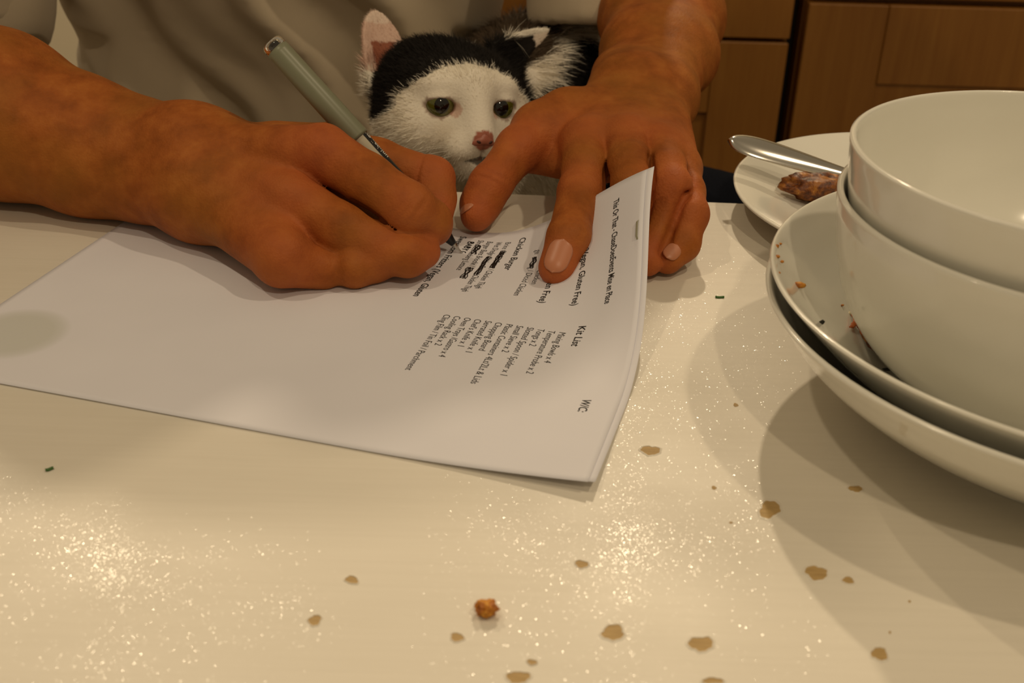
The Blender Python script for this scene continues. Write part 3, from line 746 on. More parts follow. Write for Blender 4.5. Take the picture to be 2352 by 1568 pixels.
def sdf_resting(P):
    palm = None
    for key, fin, r0, r1 in (('i', ri, 16.5, 13.4), ('m', rm, 16.5, 13.4), ('r', rr_, 16.5, 12.8), ('l', rl, 16, 12.2)):
        e = sd_cone(P, rw[key], fin[0], r0*mm, r1*mm); palm = e if palm is None else smin(palm, e, .010)
    palm = smin(palm, sd_cone(P, rw['m']-UP*8*mm, (ri[0]+rm[0])*.5-np.array([0, 0, 8*mm]), 15*mm, 13*mm), .012)
    palm = smin(palm, sd_cone(P, rw['i'], rt[1], 16*mm, 13*mm), .016)
    for key, fin in (('i', ri), ('m', rm)):
        a = f32(rw[key]); b = f32(fin[0]); n = f32(unit(UP-.5*FW))*15*mm
        palm = smin(palm, sd_cone(P, a*.55+b*.45+n*.74, b+n*.55, 1.8*mm, 2.6*mm), .005)
    arm = None
    for (a0, a1, ra), (b0, b1, rb) in zip(arm_r, arm_r[1:]):
        for p, q in ((a0, b0), (a1, b1)):
            e = sd_cone(P, p, q, ra*mm, rb*mm); arm = e if arm is None else smin(arm, e, .018)
    arm = smin(arm, sd_cone(P, arm_r[0][0], arm_r[0][1], 19.5*mm, 19.5*mm), .014)
    arm = smin(arm, sd_ell(P, gd(1410, 165, .700), (11*mm, 11*mm, 11*mm)), .014)
    d = smin(palm, arm, .022)
    for p, h in ((ri[0], 2.0), (rm[0], 2.0), (rr_[0], 1.6), (rl[0], 1.0)): d = d - bump_at(P, p+np.array([0, -.002, 12*mm]), 9*mm, h*mm)
    fs = []
    for fin, rad, offs, joints in ((ri, ri_r, (-5.0, -1.4, 2.4), (2, 3)), (rm, rm_r, (0,), ()), (rr_, rr_r, (0,), ()), (rl, rl_r, (0,), ())):
        e = chain(P, fin, rad, .004)
        for j in joints:
            ax = unit(fin[j+1]-fin[j-1]); sd = unit(np.cross(ax, [0, 0, 1])); e = e + crease(P, fin[j], ax, sd, .006, offs if j == 2 else (-1.0, 1.2), .70*mm, 1.0*mm, 8*mm)
        fs.append(e)
    fs[0] = fs[0]
    fing = smin(fs[3], fs[2], .0003); fing = smin(fing, fs[1], .0003); fing = smin(fing, fs[0], .0015)
    d = smin(d, fing, .005)
    d = groove(P, d, rm, rm_r, rr_, rr_r, (1, 2, 3, 4)); d = groove(P, d, rr_, rr_r, rl, rl_r, (1, 2, 3, 4), .5, .007); d = groove(P, d, ri, ri_r, rm, rm_r, (1, 2), 1.6)
    th = chain(P, rt, rt_r, .006)
    ax = unit(rt[4]-rt[3]); sd = unit(np.cross(ax, -FW)); th = th + crease(P, rt[3], ax, sd, .006, (-1.5, 2.0), .8*mm, 1.0*mm, 8*mm)
    d = smin(d, th, .010)
    # web between thumb and index
    d = smin(d, sd_cone(P, gd(1222, 362, .632), gd(1318, 376, .626), 8.5*mm, 10*mm), .007)
    d = smin(d, sd_cone(P, ri[0]*.55+rw['i']*.45-np.array([0, 0, 10*mm]), rt[1], 9*mm, 9*mm), .010)
    return d
# ---- trunk, upper arms, neck (all under the clothes)
SH_W = np.array([-.345, .90, .40]); SH_R = np.array([.055, .98, .40]); HEM_W = gd(-112, 28, .80); HEM_R = gd(1362, 72, .85); EL_W = np.mean([arm_w[-1][0], arm_w[-1][1]], 0); EL_R = np.mean([arm_r[-1][0], arm_r[-1][1]], 0)
def sdf_trunk(P, g=0.0):
    c0 = np.array([-.192, 1.00, -.26]); c1 = np.array([-.192, .955, .12]); c2 = np.array([-.172, .93, .36])
    d = None
    for s in (-1, 1):
        for a, b, ra, rb in ((c0, c1, .115, .105), (c1, c2, .105, .11)):
            e = sd_cone(P, a+np.array([s*.055, 0, 0]), b+np.array([s*.065, 0, 0]), ra+g, rb+g); d = e if d is None else smin(d, e, .05)
    for s, S in ((-1, SH_W), (1, SH_R)): d = smin(d, sd_cone(P, c2+np.array([s*.06, 0, .05]), S, .07+g, .06+g), .05)
    return d
def sdf_body_core(P):
    d = sdf_trunk(P, -.032)
    d = smin(d, sd_cone(P, SH_W, EL_W, .046, .042), .02); d = smin(d, sd_cone(P, SH_R, EL_R, .042, .036), .02)
    d = smin(d, sd_cone(P, np.array([-.15, .93, .42]), np.array([-.15, .91, .53]), .06, .055), .03)
    return d

t_ = NT('tanned_skin'); v = t_.coord()
at = t_.n('ShaderNodeAttribute', attribute_name='flush'); n1 = t_.noise(v, 70, 4, .6); n2 = t_.noise(v, 420, 3, .6); n3 = t_.noise(v, 25, 2, .5)
base = t_.ramp(n1, [(.30, (.24, .064, .010)), (.52, (.345, .098, .017)), (.72, (.43, .140, .027))])
base = t_.mix(t_.ramp(n3, [(.4, (0,)*3), (.68, (.5,)*3)]), base, (.29, .118, .018))
fl_ = t_.n('ShaderNodeMath', operation='MULTIPLY'); t_.l(at.outputs['Fac'], fl_.inputs[0]); fl_.inputs[1].default_value = .75
base = t_.mix(fl_.outputs[0], base, (.52, .125, .045))
t_.base(base).set(Roughness=.58, Subsurface_Weight=.05, Subsurface_Radius=(.004, .0015, .0006), Subsurface_Scale=1.0, Specular_IOR_Level=.16)
vo = t_.n('ShaderNodeTexVoronoi'); vo.inputs['Scale'].default_value = 900; t_.l(v, vo.inputs['Vector'])
mxx = t_.n('ShaderNodeMath', operation='MULTIPLY_ADD'); t_.l(vo.outputs[0], mxx.inputs[0]); mxx.inputs[1].default_value = .5; t_.l(n2, mxx.inputs[2])
mx2 = t_.n('ShaderNodeMath', operation='MULTIPLY_ADD'); t_.l(t_.noise(v, 95, 3, .6), mx2.inputs[0]); mx2.inputs[1].default_value = 2.4; t_.l(mxx.outputs[0], mx2.inputs[2])
t_.bump(mx2.outputs[0], .42, .0006); M_skin = t_.m
t_ = NT('fingernail'); t_.base((.52, .205, .105)).set(Roughness=.38, Subsurface_Weight=.1, Subsurface_Radius=(.002, .001, .0005)); M_nail = t_.m

def bounds(pts, pad): A = np.array(pts); return A.min(0)-pad, A.max(0)+pad
person = empty('person', (-.12, .95, -.45))
lo, hi = bounds([q for L in (wi, wm, wr, wl, wt) for q in L]+[gd(452, 400, .58)], .026)
pts_w = [q for L in (wi, wm, wr, wl, wt) for q in L]+list(ww.values())+[q for a in arm_w for q in a[:2]]
lo, hi = bounds(pts_w, .052); V1, Q1 = polygonise(sdf_writing, lo, hi, .00098)
pts_r = [q for L in (ri, rm, rr_, rl, rt) for q in L]+list(rw.values())+[q for a in arm_r for q in a[:2]]
lo, hi = bounds(pts_r, .046); V2, Q2 = polygonise(sdf_resting, lo, hi, .00098)
V3, Q3 = polygonise(sdf_body_core, (-.52, .60, -.42), (.22, 1.16, .60), .008, 4)
# soften grid facets a little
def relax(V, Q, it=2, lam=.5):
    E = np.concatenate([Q[:, [0, 1]], Q[:, [1, 2]], Q[:, [2, 3]], Q[:, [3, 0]]])
    for _ in range(it):
        S = np.zeros_like(V); N = np.zeros(len(V)); np.add.at(S, E[:, 0], V[E[:, 1]]); np.add.at(S, E[:, 1], V[E[:, 0]]); np.add.at(N, E[:, 0], 1); np.add.at(N, E[:, 1], 1)
        V = V + lam*(S/np.maximum(N, 1)[:, None]-V)
    return V
V1 = relax(V1, Q1, 1); V2 = relax(V2, Q2, 1)
flush = []
for V, KN in ((V1, KN_W), (V2, KN_R)):
    fl = np.zeros(len(V))
    for c, r in KN: fl = np.maximum(fl, np.exp(-((V-c)**2).sum(1)/((r*1.5*mm)**2)))
    flush.append(fl)
flush.append(np.zeros(len(V3)))
Vb = np.concatenate([V1, V2, V3]); Qb = np.concatenate([Q1, Q2+len(V1), Q3+len(V1)+len(V2)])
body = np_mesh('body', Vb, Qb, M_skin, person)
fa = body.data.attributes.new('flush', 'FLOAT', 'POINT'); fa.data.foreach_set('value', np.concatenate(flush).astype(np.float32))

def nail(tip, prev, r, up, l, w, back=.45, rprev=None):
    """curved nail plate lying on the last joint of a finger"""
    ax = unit(tip-prev); up = unit(np.asarray(up)-ax*(np.asarray(up)@ax)); sd = np.cross(ax, up); V = []; Fq = []; n, m = 14, 14
    for i in range(n+1):
        u = i/n; 
        for j in range(m+1):
            x = -1+2*j/m
            ww_ = w*math.sqrt(max(0.0, 1-abs(2*u-1)**3.2))
            a = x*ww_/r*1.0; s_ = (u-back)*l
            rb = r + (((rprev or r)-r)*min(1.0, -s_/np.linalg.norm(tip-prev)) if s_ < 0 else 0)
            rr = rb + .00035 - .00022*max(0, (abs(x)-.75)*4) - (max(0.0, r-math.sqrt(max(1e-9, r*r-s_*s_)))*.75 if s_ > 0 else 0)
            V.append(np.asarray(tip)+ax*s_+(up*math.cos(a)+sd*math.sin(a))*rr)
    for i in range(n):
        for j in range(m): q = i*(m+1)+j; Fq.append((q, q+1, q+m+2, q+m+1))
    o = mesh_obj('fingernail', V, Fq, M_nail, person, True)
    so = o.modifiers.new('t', 'SOLIDIFY'); so.thickness = .0004; so.offset = 0; return o
nail(ri[4], ri[3], 9.25*mm, UP-.95*FW+.14*RT, .0170, .0064, .62, 10.2*mm)
nail(rt[5], rt[4], 8.3*mm, UP*.55-.75*FW-1.0*RT, .0140, .0060, .70, 9.9*mm)
nail(rl[4], rl[3], 7.4*mm, np.array([-.15, -.8, .6]), .0085, .0040, .6, 8.2*mm)

# ---- shirt
t_ = NT('pale_cotton_shirt'); v = t_.coord(); nw = t_.noise(t_.coord(scale=(1, 1, 1)), 1400, 2); nb = t_.noise(v, 5, 3)
t_.base(t_.ramp(nb, [(.3, (.50, .42, .31)), (.7, (.56, .475, .355))])).set(Roughness=.85, Sheen_Weight=.15, Specular_IOR_Level=.2); t_.bump(nw, .25, .0006); M_shirt = t_.m
def folds(P):
    """hanging folds that run from the shoulder down towards the lap"""
    u = P[:, 0]*.80 + P[:, 2]*.62; w = -P[:, 0]*.55 + P[:, 2]*.80
    q = u + .016*np.sin(w*21+P[:, 1]*9) + .010*np.sin(w*43+1.3)
    return .0080*np.sin(q*52) + .0055*np.sin(q*93+1.9+2*np.sin(w*12)) + .004*np.sin(q*23+.6) + .0022*np.sin(q*171+w*8)
def sdf_shirt(P):
    fo = folds(P); d = sdf_trunk(P, .012) + fo
    d = smin(d, sd_cone(P, SH_W, HEM_W+(HEM_W-SH_W)*.15, .080, .060) + .22*fo, .035)
    return smin(d, sd_cone(P, SH_R, HEM_R+(HEM_R-SH_R)*.15, .078, .048) + .18*fo, .035)
def sdf_shirt_shell(P):
    d = sdf_shirt(P)
    # openings: cut the sleeves across and hollow them
    for S, E, rad in ((SH_W, HEM_W, .053), (SH_R, HEM_R, .041)):
        ax = unit(E-S); q = (P-f32(E))@f32(ax); near = sd_cone(P, S, E+ax*.1, .11, .11)
        cut = np.maximum(-q, near); d = smax(d, -cut, .004)
        hol = sd_cone(P, S+(E-S)*.5, E+ax*.12, rad, rad); d = smax(d, -hol, .004)
    d = smax(d, P[:, 2]-.50, .004)
    return d
VS, QS = polygonise(sdf_shirt_shell, (-.56, .58, -.40), (.22, 1.16, .54), .0045, 5)
VS = relax(VS, QS, 2)
shirt = np_mesh('shirt', VS, QS, M_shirt, person); shirt['label'] = 'loose pale cotton shirt with rolled sleeves'
# rolled cuff of the writing arm
def cuff(S, E, f, R, r, ofs, name='cuff'):
    ax = unit(E-S); c = S+(E-S)*f+ofs; a = unit(np.cross(ax, [0, 0, 1])); b = np.cross(ax, a); V = []; Fq = []; n, m = 64, 14
    for i in range(n):
        t = 2*math.pi*i/n; rad = R*(1+.035*math.sin(3*t+1)+.02*math.sin(7*t)); o = a*math.cos(t)+b*math.sin(t)
        for j in range(m):
            p = 2*math.pi*j/m; V.append(c+o*(rad+r*.42*math.cos(p))+ax*(r*1.9*math.sin(p)+.004*math.sin(4*t)))
    for i in range(n):
        for j in range(m): Fq.append((i*m+j, ((i+1) % n)*m+j, ((i+1) % n)*m+(j+1) % m, i*m+(j+1) % m))
    return mesh_obj(name, V, Fq, M_shirt, person, True)
cuff(SH_W, HEM_W, .96, .060, .014, np.zeros(3))
# ---- trousers
t_ = NT('dark_navy_denim'); nw = t_.noise(t_.coord(), 900, 3); t_.base(t_.ramp(nw, [(.35, (.0022, .0028, .0055)), (.7, (.005, .0065, .012))])).set(Roughness=.9, Specular_IOR_Level=.04); t_.bump(nw, .3, .0008); M_denim = t_.m
def sdf_trousers(P):
    d = sd_cone(P, np.array([-.175, 1.0, -.20]), np.array([-.175, 1.04, -.18]), .15, .14)
    for s, hip, knee, foot in ((1, (-.08, .98, -.175), (.36, .72, -.150), (.40, .88, -.66)), (-1, (-.25, .98, -.235), (-.36, .58, -.22), (-.40, .74, -.66))):
        d = smin(d, sd_cone(P, np.array(hip), np.array(knee), .100, .078), .05); d = smin(d, sd_cone(P, np.array(knee), np.array(foot), .074, .055), .03)
    return d + .003*np.sin(P[:, 0]*70+P[:, 1]*50)
VT, QT = polygonise(sdf_trousers, (-.52, .45, -.76), (.52, 1.22, -.02), .010, 4)
np_mesh('trousers', relax(VT, QT, 1), QT, M_denim, person)
tag(person, 'person in a pale shirt with rolled sleeves, writing with a pen', 'person')
tag(pen, 'grey-green capped rollerball pen held upright in the writing hand', 'pen')
# ------------------------------------------------------------------ the cat
HC = gd(1041, 257, .705)                                     # middle of the head
cf = unit(-FW*.90 + RT*.40 - UP*.10); cu = unit(UP - cf*(UP@cf) - RT*.05); cu = unit(cu - cf*(cu@cf)); cr = np.cross(cu, cf)
HR = np.stack([cr, cu, cf])                                  # rows: right (photo), up, forward
def hl(x, y, z): return HC + (cr*x + cu*y + cf*z)*mm         # head-local millimetres -> world
EYE = [hl(-19.0, 1.5, 26.5), hl(19.0, 1.5, 26.5)]; NOSE = hl(0, -20, 49)
BODY_C = gd(1232, 205, .885)
def ear_sdf(P, base, tip, nrm, W, th=2.7, curl=.020, rnd=2.0):
    """pinna: a thin pointed leaf, hollow towards nrm"""
    e = unit(tip-base); h = np.linalg.norm(tip-base); n = unit(nrm-e*(nrm@e)); w = np.cross(e, n)
    q = P-f32(base); u = q@f32(e); a = q@f32(w); b = q@f32(n)
    k = np.clip(u/h, -0.3, 1.0); Wd = W*mm*(1-np.clip(k, 0, 1)**rnd)**.6
    sheet = np.abs(b - curl*(a/mm)**2*mm + .004*np.clip(k, 0, 1)) - th*mm*(1-.25*np.clip(k, 0, 1))
    return np.maximum(np.maximum(sheet, (np.abs(a)-Wd)*.8), np.maximum(u-h, -u-.006))*.75
EARL = (gd(888, 192, .722), gd(866, 18, .724), unit(-FW*.80 + RT*.50 + UP*.05), 15.5)
EARR = (gd(1150, 128, .728), gd(1270, 68, .744), unit(-FW*.75 - UP*.45), 11.5)
def sdf_cat(P):
    L = lambda x, y, z, a, b, c: sd_ell(P, hl(x, y, z), (a*mm, b*mm, c*mm), HR)
    d = L(0, 5, -6, 44, 37, 42); d = smin(d, L(-18, 24, -6, 22, 17, 24), .016)
    for s in (-1, 1):
        d = smin(d, L(s*27, -13, 7, 20, 19, 22), .016)
        d = smin(d, L(s*18, 13, 25, 13, 7, 10), .010)
    d = smin(d, sd_cone(P, hl(0, 12, 33), hl(0, -15, 44), 10*mm, 6.8*mm), .012)
    d = smin(d, L(0, -21, 30, 18, 13, 16), .012)
    for s in (-1, 1): d = smin(d, L(s*8.5, -25.5, 37, 10, 8.5, 9.5), .006)
    d = smin(d, L(0, -20, 45, 6.5, 5, 5.5), .005)
    d = smin(d, L(0, -36, 29, 11, 8, 11), .008)
    # mouth line and nose groove
    d = d + .0016*np.exp(-(((P-f32(hl(0, -32.0, 41)))@f32(cu))/(1.1*mm))**2)*np.exp(-(((P-f32(hl(0, -29, 40)))**2).sum(1))/(14*mm)**2)
    d = d + .0012*np.exp(-(((P-f32(NOSE))@f32(cr))/(.9*mm))**2)*np.exp(-(((P-f32(hl(0, -26, 46)))**2).sum(1))/(7*mm)**2)
    for s, c in ((-1, EYE[0]), (1, EYE[1])):
        R = np.stack([unit(cr*.95 - cf*.30*s + cu*.10*s), unit(cu - cr*.08*s), cf]); R[2] = np.cross(R[0], R[1])
        hole = sd_ell(P, c+cf*8*mm-cu*1.4*mm+cr*s*1.5*mm, (8.8*mm, 4.5*mm, 13*mm), R); d = smax(d, -hole, .0030)
        ln_ = unit(cu + cr*.10*s + cf*.05); lid = np.maximum(sd_ell(P, c+cf*.5*mm, (10.2*mm, 10.1*mm, 10.2*mm)), (2.5*mm-(P-f32(c))@f32(ln_))); d = smin(d, lid, .0028)
    d = smin(d, ear_sdf(P, *EARL, curl=.018, rnd=3.2), .006); d = smin(d, ear_sdf(P, *EARR, curl=.010, rnd=1.15), .006)
    # neck, chest, trunk, haunch, legs
    d2 = sd_cone(P, hl(2, -6, -22), gd(1110, 330, .79), 40*mm, 50*mm)
    d2 = smin(d2, sd_cone(P, gd(1075, 420, .745), gd(1085, 600, .76), 36*mm, 42*mm), .03)
    d2 = smin(d2, sd_cone(P, gd(1150, 300, .81), BODY_C, 55*mm, 58*mm), .03)
    d2 = smin(d2, sd_ell(P, gd(1228, 222, .93), (50*mm, 50*mm, 56*mm)), .03)
    d2 = smin(d2, sd_cone(P, gd(1250, 280, .86), gd(1260, 520, .87), 42*mm, 34*mm), .03)
    d2 = smin(d2, sd_cone(P, gd(1320, 130, .93), gd(1345, 330, .86), 20*mm, 18*mm), .015)
    return smin(d, d2, .022)
pp_ = [hl(-60, 60, -60), hl(60, -60, 60), gd(1268, 72, .742), gd(850, 20, .728), gd(1345, 400, .86), gd(1215, 165, .93)]
lo, hi = bounds(pp_, .02); lo[2] = min(lo[2], -.13); hi[1] = max(hi[1], .955); hi[0] += .03; hi[2] += .06; lo[0] = min(lo[0], hl(-70, 0, 0)[0])
VC, QC = polygonise(sdf_cat, lo, hi, .0017)
VC = relax(VC, QC, 2)
# normals
def vnormals(V, Q):
    n = np.cross(V[Q[:, 2]]-V[Q[:, 0]], V[Q[:, 3]]-V[Q[:, 1]]); N = np.zeros_like(V)
    for k in range(4): np.add.at(N, Q[:, k], n)
    return N/np.maximum(np.linalg.norm(N, axis=1), 1e-12)[:, None]
NC = vnormals(VC, QC)
_ba = [-60, -50, -45, -38, -32, -22, -12, -4, 4, 12, 20, 28, 36, 41, 60]; _bb = [-6, -7, -5, -2, 4.5, 9, 15, 19.5, 21.5, 22.5, 22, 20, 17, 12, 6]
WHITE = np.array([.86, .81, .71]); BLACK = np.array([.012, .010, .009]); PINK = np.array([.56, .25, .17])
def wob(P, s): return (np.sin(P[:, 0]*s+1.7)+np.sin(P[:, 1]*s*1.13+.4)+np.sin(P[:, 2]*s*.91+2.2)+np.sin((P[:, 0]+P[:, 2])*s*1.7))/4
def coat(P, jitter=0.0):
    """colour of the coat at a point of the cat's skin: white with black cap and patches"""
    q = (P-HC)/mm; a = q@RT; b = q@UP; c = q@cf; n = len(P)
    C = np.tile(WHITE, (n, 1)); J = jitter*RNG.normal(size=n) if jitter else 0
    head = (np.linalg.norm(q, axis=1) < 66) & (c > -46)
    yb = np.interp(a, _ba, _bb)
    cap = head & (b > yb + J*1.0 + 1.2*wob(P, 420)) & (a > -50)
    C[cap] = BLACK
    # lobe under the ear
    lobe = head & (((a+42)/10)**2 + ((b-0.0)/7.0)**2 < 1 + .12*J); C[lobe] = BLACK
    body = ~head
    w = wob(P, 30)
    for px_, py_, r in ((1338, 125, 13), (1345, 165, 17), (1340, 210, 14), (1287, 238, 13), (1216, 270, 11), (1180, 62, 22), (1232, 82, 13), (1140, 75, 20)):
        rd = unit(ray(px_, py_)); v_ = P-CC; dist = np.linalg.norm(v_-(v_@rd)[:, None]*rd, axis=1)/mm
        C[body & (dist < r*(1+.25*w)+J)] = BLACK if px_ > 1238 or py_ > 200 else np.array([.07, .048, .03])
    # browner and darker below the chin
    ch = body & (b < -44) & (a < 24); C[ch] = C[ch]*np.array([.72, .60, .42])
    st_ = np.linalg.norm(P-hl(-16, -16, 30), axis=1)/mm; f_ = (.42*np.exp(-(st_/9.0)**2))[:, None]; C = C*(1-f_) + np.array([.40, .27, .12])*f_
    # ears
    for k, (base, tip, nrm, W_) in enumerate((EARL, EARR)):
        e = unit(tip-base); h = np.linalg.norm(tip-base); u = (P-base)@e/h; w_ = np.cross(e, unit(nrm-e*(nrm@e)))
        rad = np.abs((P-base)@w_)/mm; inn = (P-base)@unit(nrm-e*(nrm@e))/mm
        m = (u > .12) & (rad < (24 if k == 0 else 17)) & (np.abs(inn) < 16) & (np.linalg.norm(P-(base+tip)/2, axis=1)/h < (.9 if k == 0 else .66))
        sdw = (P-base)@w_/mm
        if k == 0:
            C[m] = WHITE*.40+PINK*.60; C[m & (u < .55) & (rad < 8)] = PINK*np.array([.55, .42, .36]); C[m & (u > .80)] = WHITE*.62+PINK*.38
            C[m & (u < .38) & (((P-base)@RT)/mm > 3)] = BLACK*1.4
        else:
            C[m] = BLACK*1.2; C[m & (u > .64)] = WHITE*.82+PINK*.18; C[m & (((P-base)@UP)/mm > 7+14*u)] = WHITE*.9
    # eye rims and inner corners
    for s, ce in ((-1, EYE[0]), (1, EYE[1])):
        dd = np.linalg.norm(P-(ce+cf*.5*mm), axis=1)/mm; m = (dd < 10.9) & (((P-ce)@cu)/mm < 3.4); C[m] = C[m]*.35 + np.array([.20, .09, .06])*.65
        dd = np.linalg.norm(P-(ce+cf*9*mm-cr*s*8.5*mm-cu*4*mm), axis=1)/mm; m = dd < 5.0; C[m] = C[m]*.45 + PINK*.55
    m = np.linalg.norm(P-hl(0, -20.5, 50.5), axis=1)/mm; C[m < 6.2] = np.array([.42, .15, .10])
    m = np.abs(((P-hl(0, -32.0, 41))@cu)/mm) + .25*np.abs(((P-hl(0, -32.0, 41))@cr)/mm); mk = (m < 2.6) & (c > 28); C[mk] = C[mk]*.25
    m = np.abs(((P-NOSE)@cr)/mm); mk = (m < 1.1) & (b < -22) & (b > -36) & (c > 40); C[mk] = C[mk]*.4+PINK*.2
    return C
cat = empty('cat', tuple(gd(1120, 600, .78)))
t_ = NT('cat_coat'); at = t_.n('ShaderNodeAttribute', attribute_name='coat'); t_.base(at.outputs['Color']).set(Roughness=.75, Specular_IOR_Level=.2)
t_.bump(t_.noise(t_.coord(), 700, 3), .4, .0008); M_coat = t_.m
cbody = np_mesh('body', VC, QC, M_coat, cat)
ca = cbody.data.color_attributes.new('coat', 'FLOAT_COLOR', 'POINT')
ca.data.foreach_set('color', np.c_[coat(VC, .6), np.ones(len(VC))].astype(np.float32).ravel())

# fur: tapered blades rooted on the skin, combed away from the nose
def fur(name, count, select, length, comb, stand, width, seed):
    rng = np.random.default_rng(seed)
    cen = VC[QC].mean(1); nn = NC[QC].mean(1); nn /= np.maximum(np.linalg.norm(nn, axis=1), 1e-9)[:, None]
    ar = np.linalg.norm(np.cross(VC[QC[:, 2]]-VC[QC[:, 0]], VC[QC[:, 3]]-VC[QC[:, 1]]), axis=1)/2
    ok = select(cen, nn); w = ar*ok; pick = rng.choice(len(QC), count, p=w/w.sum())
    uv = rng.random((count, 2)); q = QC[pick]
    p = (VC[q[:, 0]]*(1-uv[:, :1])+VC[q[:, 1]]*uv[:, :1])*(1-uv[:, 1:]) + (VC[q[:, 3]]*(1-uv[:, :1])+VC[q[:, 2]]*uv[:, :1])*uv[:, 1:]
    n = nn[pick]; t = comb(p); t = t - n*(t*n).sum(1)[:, None]; t /= np.maximum(np.linalg.norm(t, axis=1), 1e-6)[:, None]
    t = t + rng.normal(size=t.shape)*.22; ln = length(p)*(.7+.6*rng.random(count)); st = stand
    d0 = n*st + t; d0 /= np.linalg.norm(d0, axis=1)[:, None]; d1 = n*(st*.35) + t; d1 /= np.linalg.norm(d1, axis=1)[:, None]
    sd = np.cross(d0, rng.normal(size=d0.shape)); sd /= np.maximum(np.linalg.norm(sd, axis=1), 1e-9)[:, None]
    r = (p - n*.0006); m1 = r + d0*(ln*.5)[:, None]; tip = m1 + d1*(ln*.5)[:, None]; w0 = width
    V = np.stack([r-sd*w0, r+sd*w0, m1+sd*w0*.7, m1-sd*w0*.7, tip+sd*w0*.08, tip-sd*w0*.08], 1).reshape(-1, 3)
    b = np.arange(count)[:, None]*6; Q = np.concatenate([b+np.array([[0, 1, 2, 3]]), b+np.array([[3, 2, 4, 5]])])
    o = np_mesh(name, V, Q, M_coat, cat); o['kind'] = 'stuff'
    C = coat(p, 1.6)*(.88+.24*rng.random(count))[:, None]
    at = o.data.color_attributes.new('coat', 'FLOAT_COLOR', 'POINT')
    at.data.foreach_set('color', np.c_[np.repeat(C, 6, 0), np.ones(count*6)].astype(np.float32).ravel()); return o
def is_head(P): return np.linalg.norm(P-HC, axis=1) < .066
def in_ear(P):
    r = np.zeros(len(P), bool)
    for base, tip, nrm, W_ in (EARL, EARR):
        e = unit(tip-base); h = np.linalg.norm(tip-base); u = (P-base)@e/h; r |= (u > .30) & (np.linalg.norm(P-(base*.4+tip*.6), axis=1) < h*.62)
    return r
def bare(P):       # keep eyes, nose leather and mouth clear
    b = np.linalg.norm(P-hl(0, -20.5, 50), axis=1) < .0062
    for ce in EYE: b |= (np.linalg.norm(P-(ce+cf*8*mm), axis=1) < .0095) & ((P-ce)@cu < .0030)
    return b
facing = lambda n: (n@(-FW) > -.45)
def comb_head(P): return (P-hl(0, -8, 55))*np.array([1, 1, 1])
def len_head(P):
    dn = np.linalg.norm(P-hl(0, -12, 46), axis=1)/mm; de = np.minimum(*[np.linalg.norm(P-ce, axis=1)/mm for ce in EYE]); return np.clip((de-8)/14, .18, 1)*np.interp(dn, [0, 12, 25, 45, 70], [.0010, .0018, .0032, .0058, .0085])
fur('face_fur', 60000, lambda P, n: is_head(P) & ~in_ear(P) & ~bare(P) & facing(n), len_head, comb_head, .28, .00015, 1)
fur('ear_fur', 3500, lambda P, n: in_ear(P) & facing(n) & ~is_head(P-cu*0+0) | (in_ear(P) & (n@(-FW) > -.2)), lambda P: np.full(len(P), .0030), lambda P: P-HC, .3, .00012, 2)
fur('body_fur', 30000, lambda P, n: ~is_head(P) & ~in_ear(P) & facing(n), lambda P: np.full(len(P), .014), lambda P: np.tile(np.array([.25, .3, -.8]), (len(P), 1)), .5, .00025, 3)

# eyes
t_ = NT('cat_iris'); v = t_.coord(out='Generated'); n = t_.noise(t_.coord(), 900, 3)
t_.base(t_.ramp(n, [(.3, (.060, .068, .007)), (.7, (.125, .125, .015))])).set(Roughness=.12, Coat_Weight=1.0, Coat_Roughness=.02); M_iris = t_.m
M_pupil = plain('cat_pupil', (.002, .002, .002), .06, Coat_Weight=1.0)
def cap(name, c, ax, upv, r, hw, hh, mat, parent, n=28, rings=8):
    ax = unit(ax); upv = unit(upv-ax*(upv@ax)); rt_ = np.cross(upv, ax); V = [c+ax*r]; Fq = []
    for i in range(1, rings+1):
        for k in range(n):
            a = 2*math.pi*k/n; x = hw*math.cos(a)*i/rings; y = hh*math.sin(a)*i/rings; V.append(c + unit(ax + rt_*math.tan(x) + upv*math.tan(y))*r)
    for k in range(n): Fq.append((0, 1+k, 1+(k+1) % n))
    for i in range(rings-1):
        for k in range(n): b = 1+i*n; Fq.append((b+k, b+(k+1) % n, b+n+(k+1) % n, b+n+k))
    return mesh_obj(name, V, Fq, mat, parent, True)
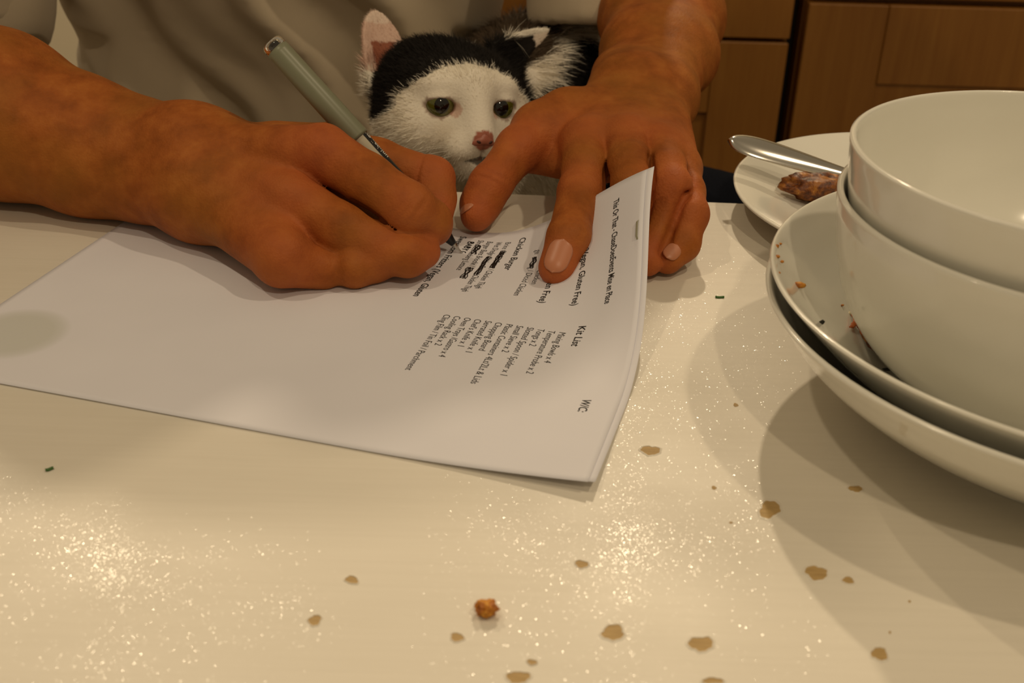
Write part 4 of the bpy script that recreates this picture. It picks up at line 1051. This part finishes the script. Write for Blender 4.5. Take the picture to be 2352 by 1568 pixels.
for s, ce in ((-1, EYE[0]), (1, EYE[1])):
    look = unit(-FW*.93 + RT*.22 - UP*.25)
    bm = bmesh.new(); bmesh.ops.create_uvsphere(bm, u_segments=32, v_segments=20, radius=9.4*mm); bmesh.ops.translate(bm, verts=bm.verts, vec=Vector(ce+cf*.5*mm))
    eye = bm_obj('eye', bm, M_iris, cat, True); eye['label'] = 'green-yellow eye with a wide black pupil'
    cap('pupil', ce+cf*.5*mm, look, cu, 9.48*mm, .50, .55, M_pupil, eye)
t_ = NT('cat_nose_leather'); t_.base((.40, .135, .09)).set(Roughness=.38); t_.bump(t_.noise(t_.coord(), 1500, 2), .3, .0003); M_nose = t_.m
V = []; Fq = []; n, m = 24, 8        # rounded triangular nose pad
for i in range(m+1):
    u = i/m
    for k in range(n):
        a = 2*math.pi*k/n; R = 1/(1+.32*math.cos(3*(a+math.pi/2))) ; x = 6.6*u*math.cos(a)*R*.92; y = 4.6*u*math.sin(a)*R*.92
        V.append(hl(x, -20.0+y, 50.7 + 1.6*math.sqrt(max(0, 1-u*u)) - .045*x*x - .03*y*y))
for i in range(m):
    for k in range(n): Fq.append((i*n+k, i*n+(k+1) % n, (i+1)*n+(k+1) % n, (i+1)*n+k))
mesh_obj('nose', V, Fq, M_nose, cat, True)
M_nostril = plain('nostril', (.05, .015, .01), .5)
M_whisk = plain('whisker', (.7, .66, .58), .4)
for s in (-1, 1):
    bm = bmesh.new(); bmesh.ops.create_icosphere(bm, subdivisions=2, radius=1); 
    for v_ in bm.verts: v_.co = Vector(hl(s*3.6+v_.co.x*1.5, -21.6+v_.co.y*.9+s*v_.co.x*.4, 51.2+v_.co.z*.8))
    bm_obj('nostril', bm, M_nostril, cat, True)
    for k in range(6):
        p0 = hl(s*(9+k % 3*2.5), -24-1.8*(k//2), 43-k % 3*2); d = unit(cr*s*1.0 + cu*(.10-.10*k) - cf*(.05+.08*(k % 3))); L = (38+6*(k % 3))*mm; V = []; Fq = []
        for i in range(9):
            u = i/8; c = p0 + d*L*u - cu*L*.22*u*u; w = .00016*(1-u*.85)
            for j in range(4): a = 1.5708*j; V.append(c + cu*w*math.cos(a) + cf*w*math.sin(a))
        for i in range(8):
            for j in range(4): Fq.append((i*4+j, i*4+(j+1) % 4, (i+1)*4+(j+1) % 4, (i+1)*4+j))
        mesh_obj('whisker', V, Fq, M_whisk, cat, True)
tag(cat, 'black and white cat with pink nose peering over the table edge', 'cat')
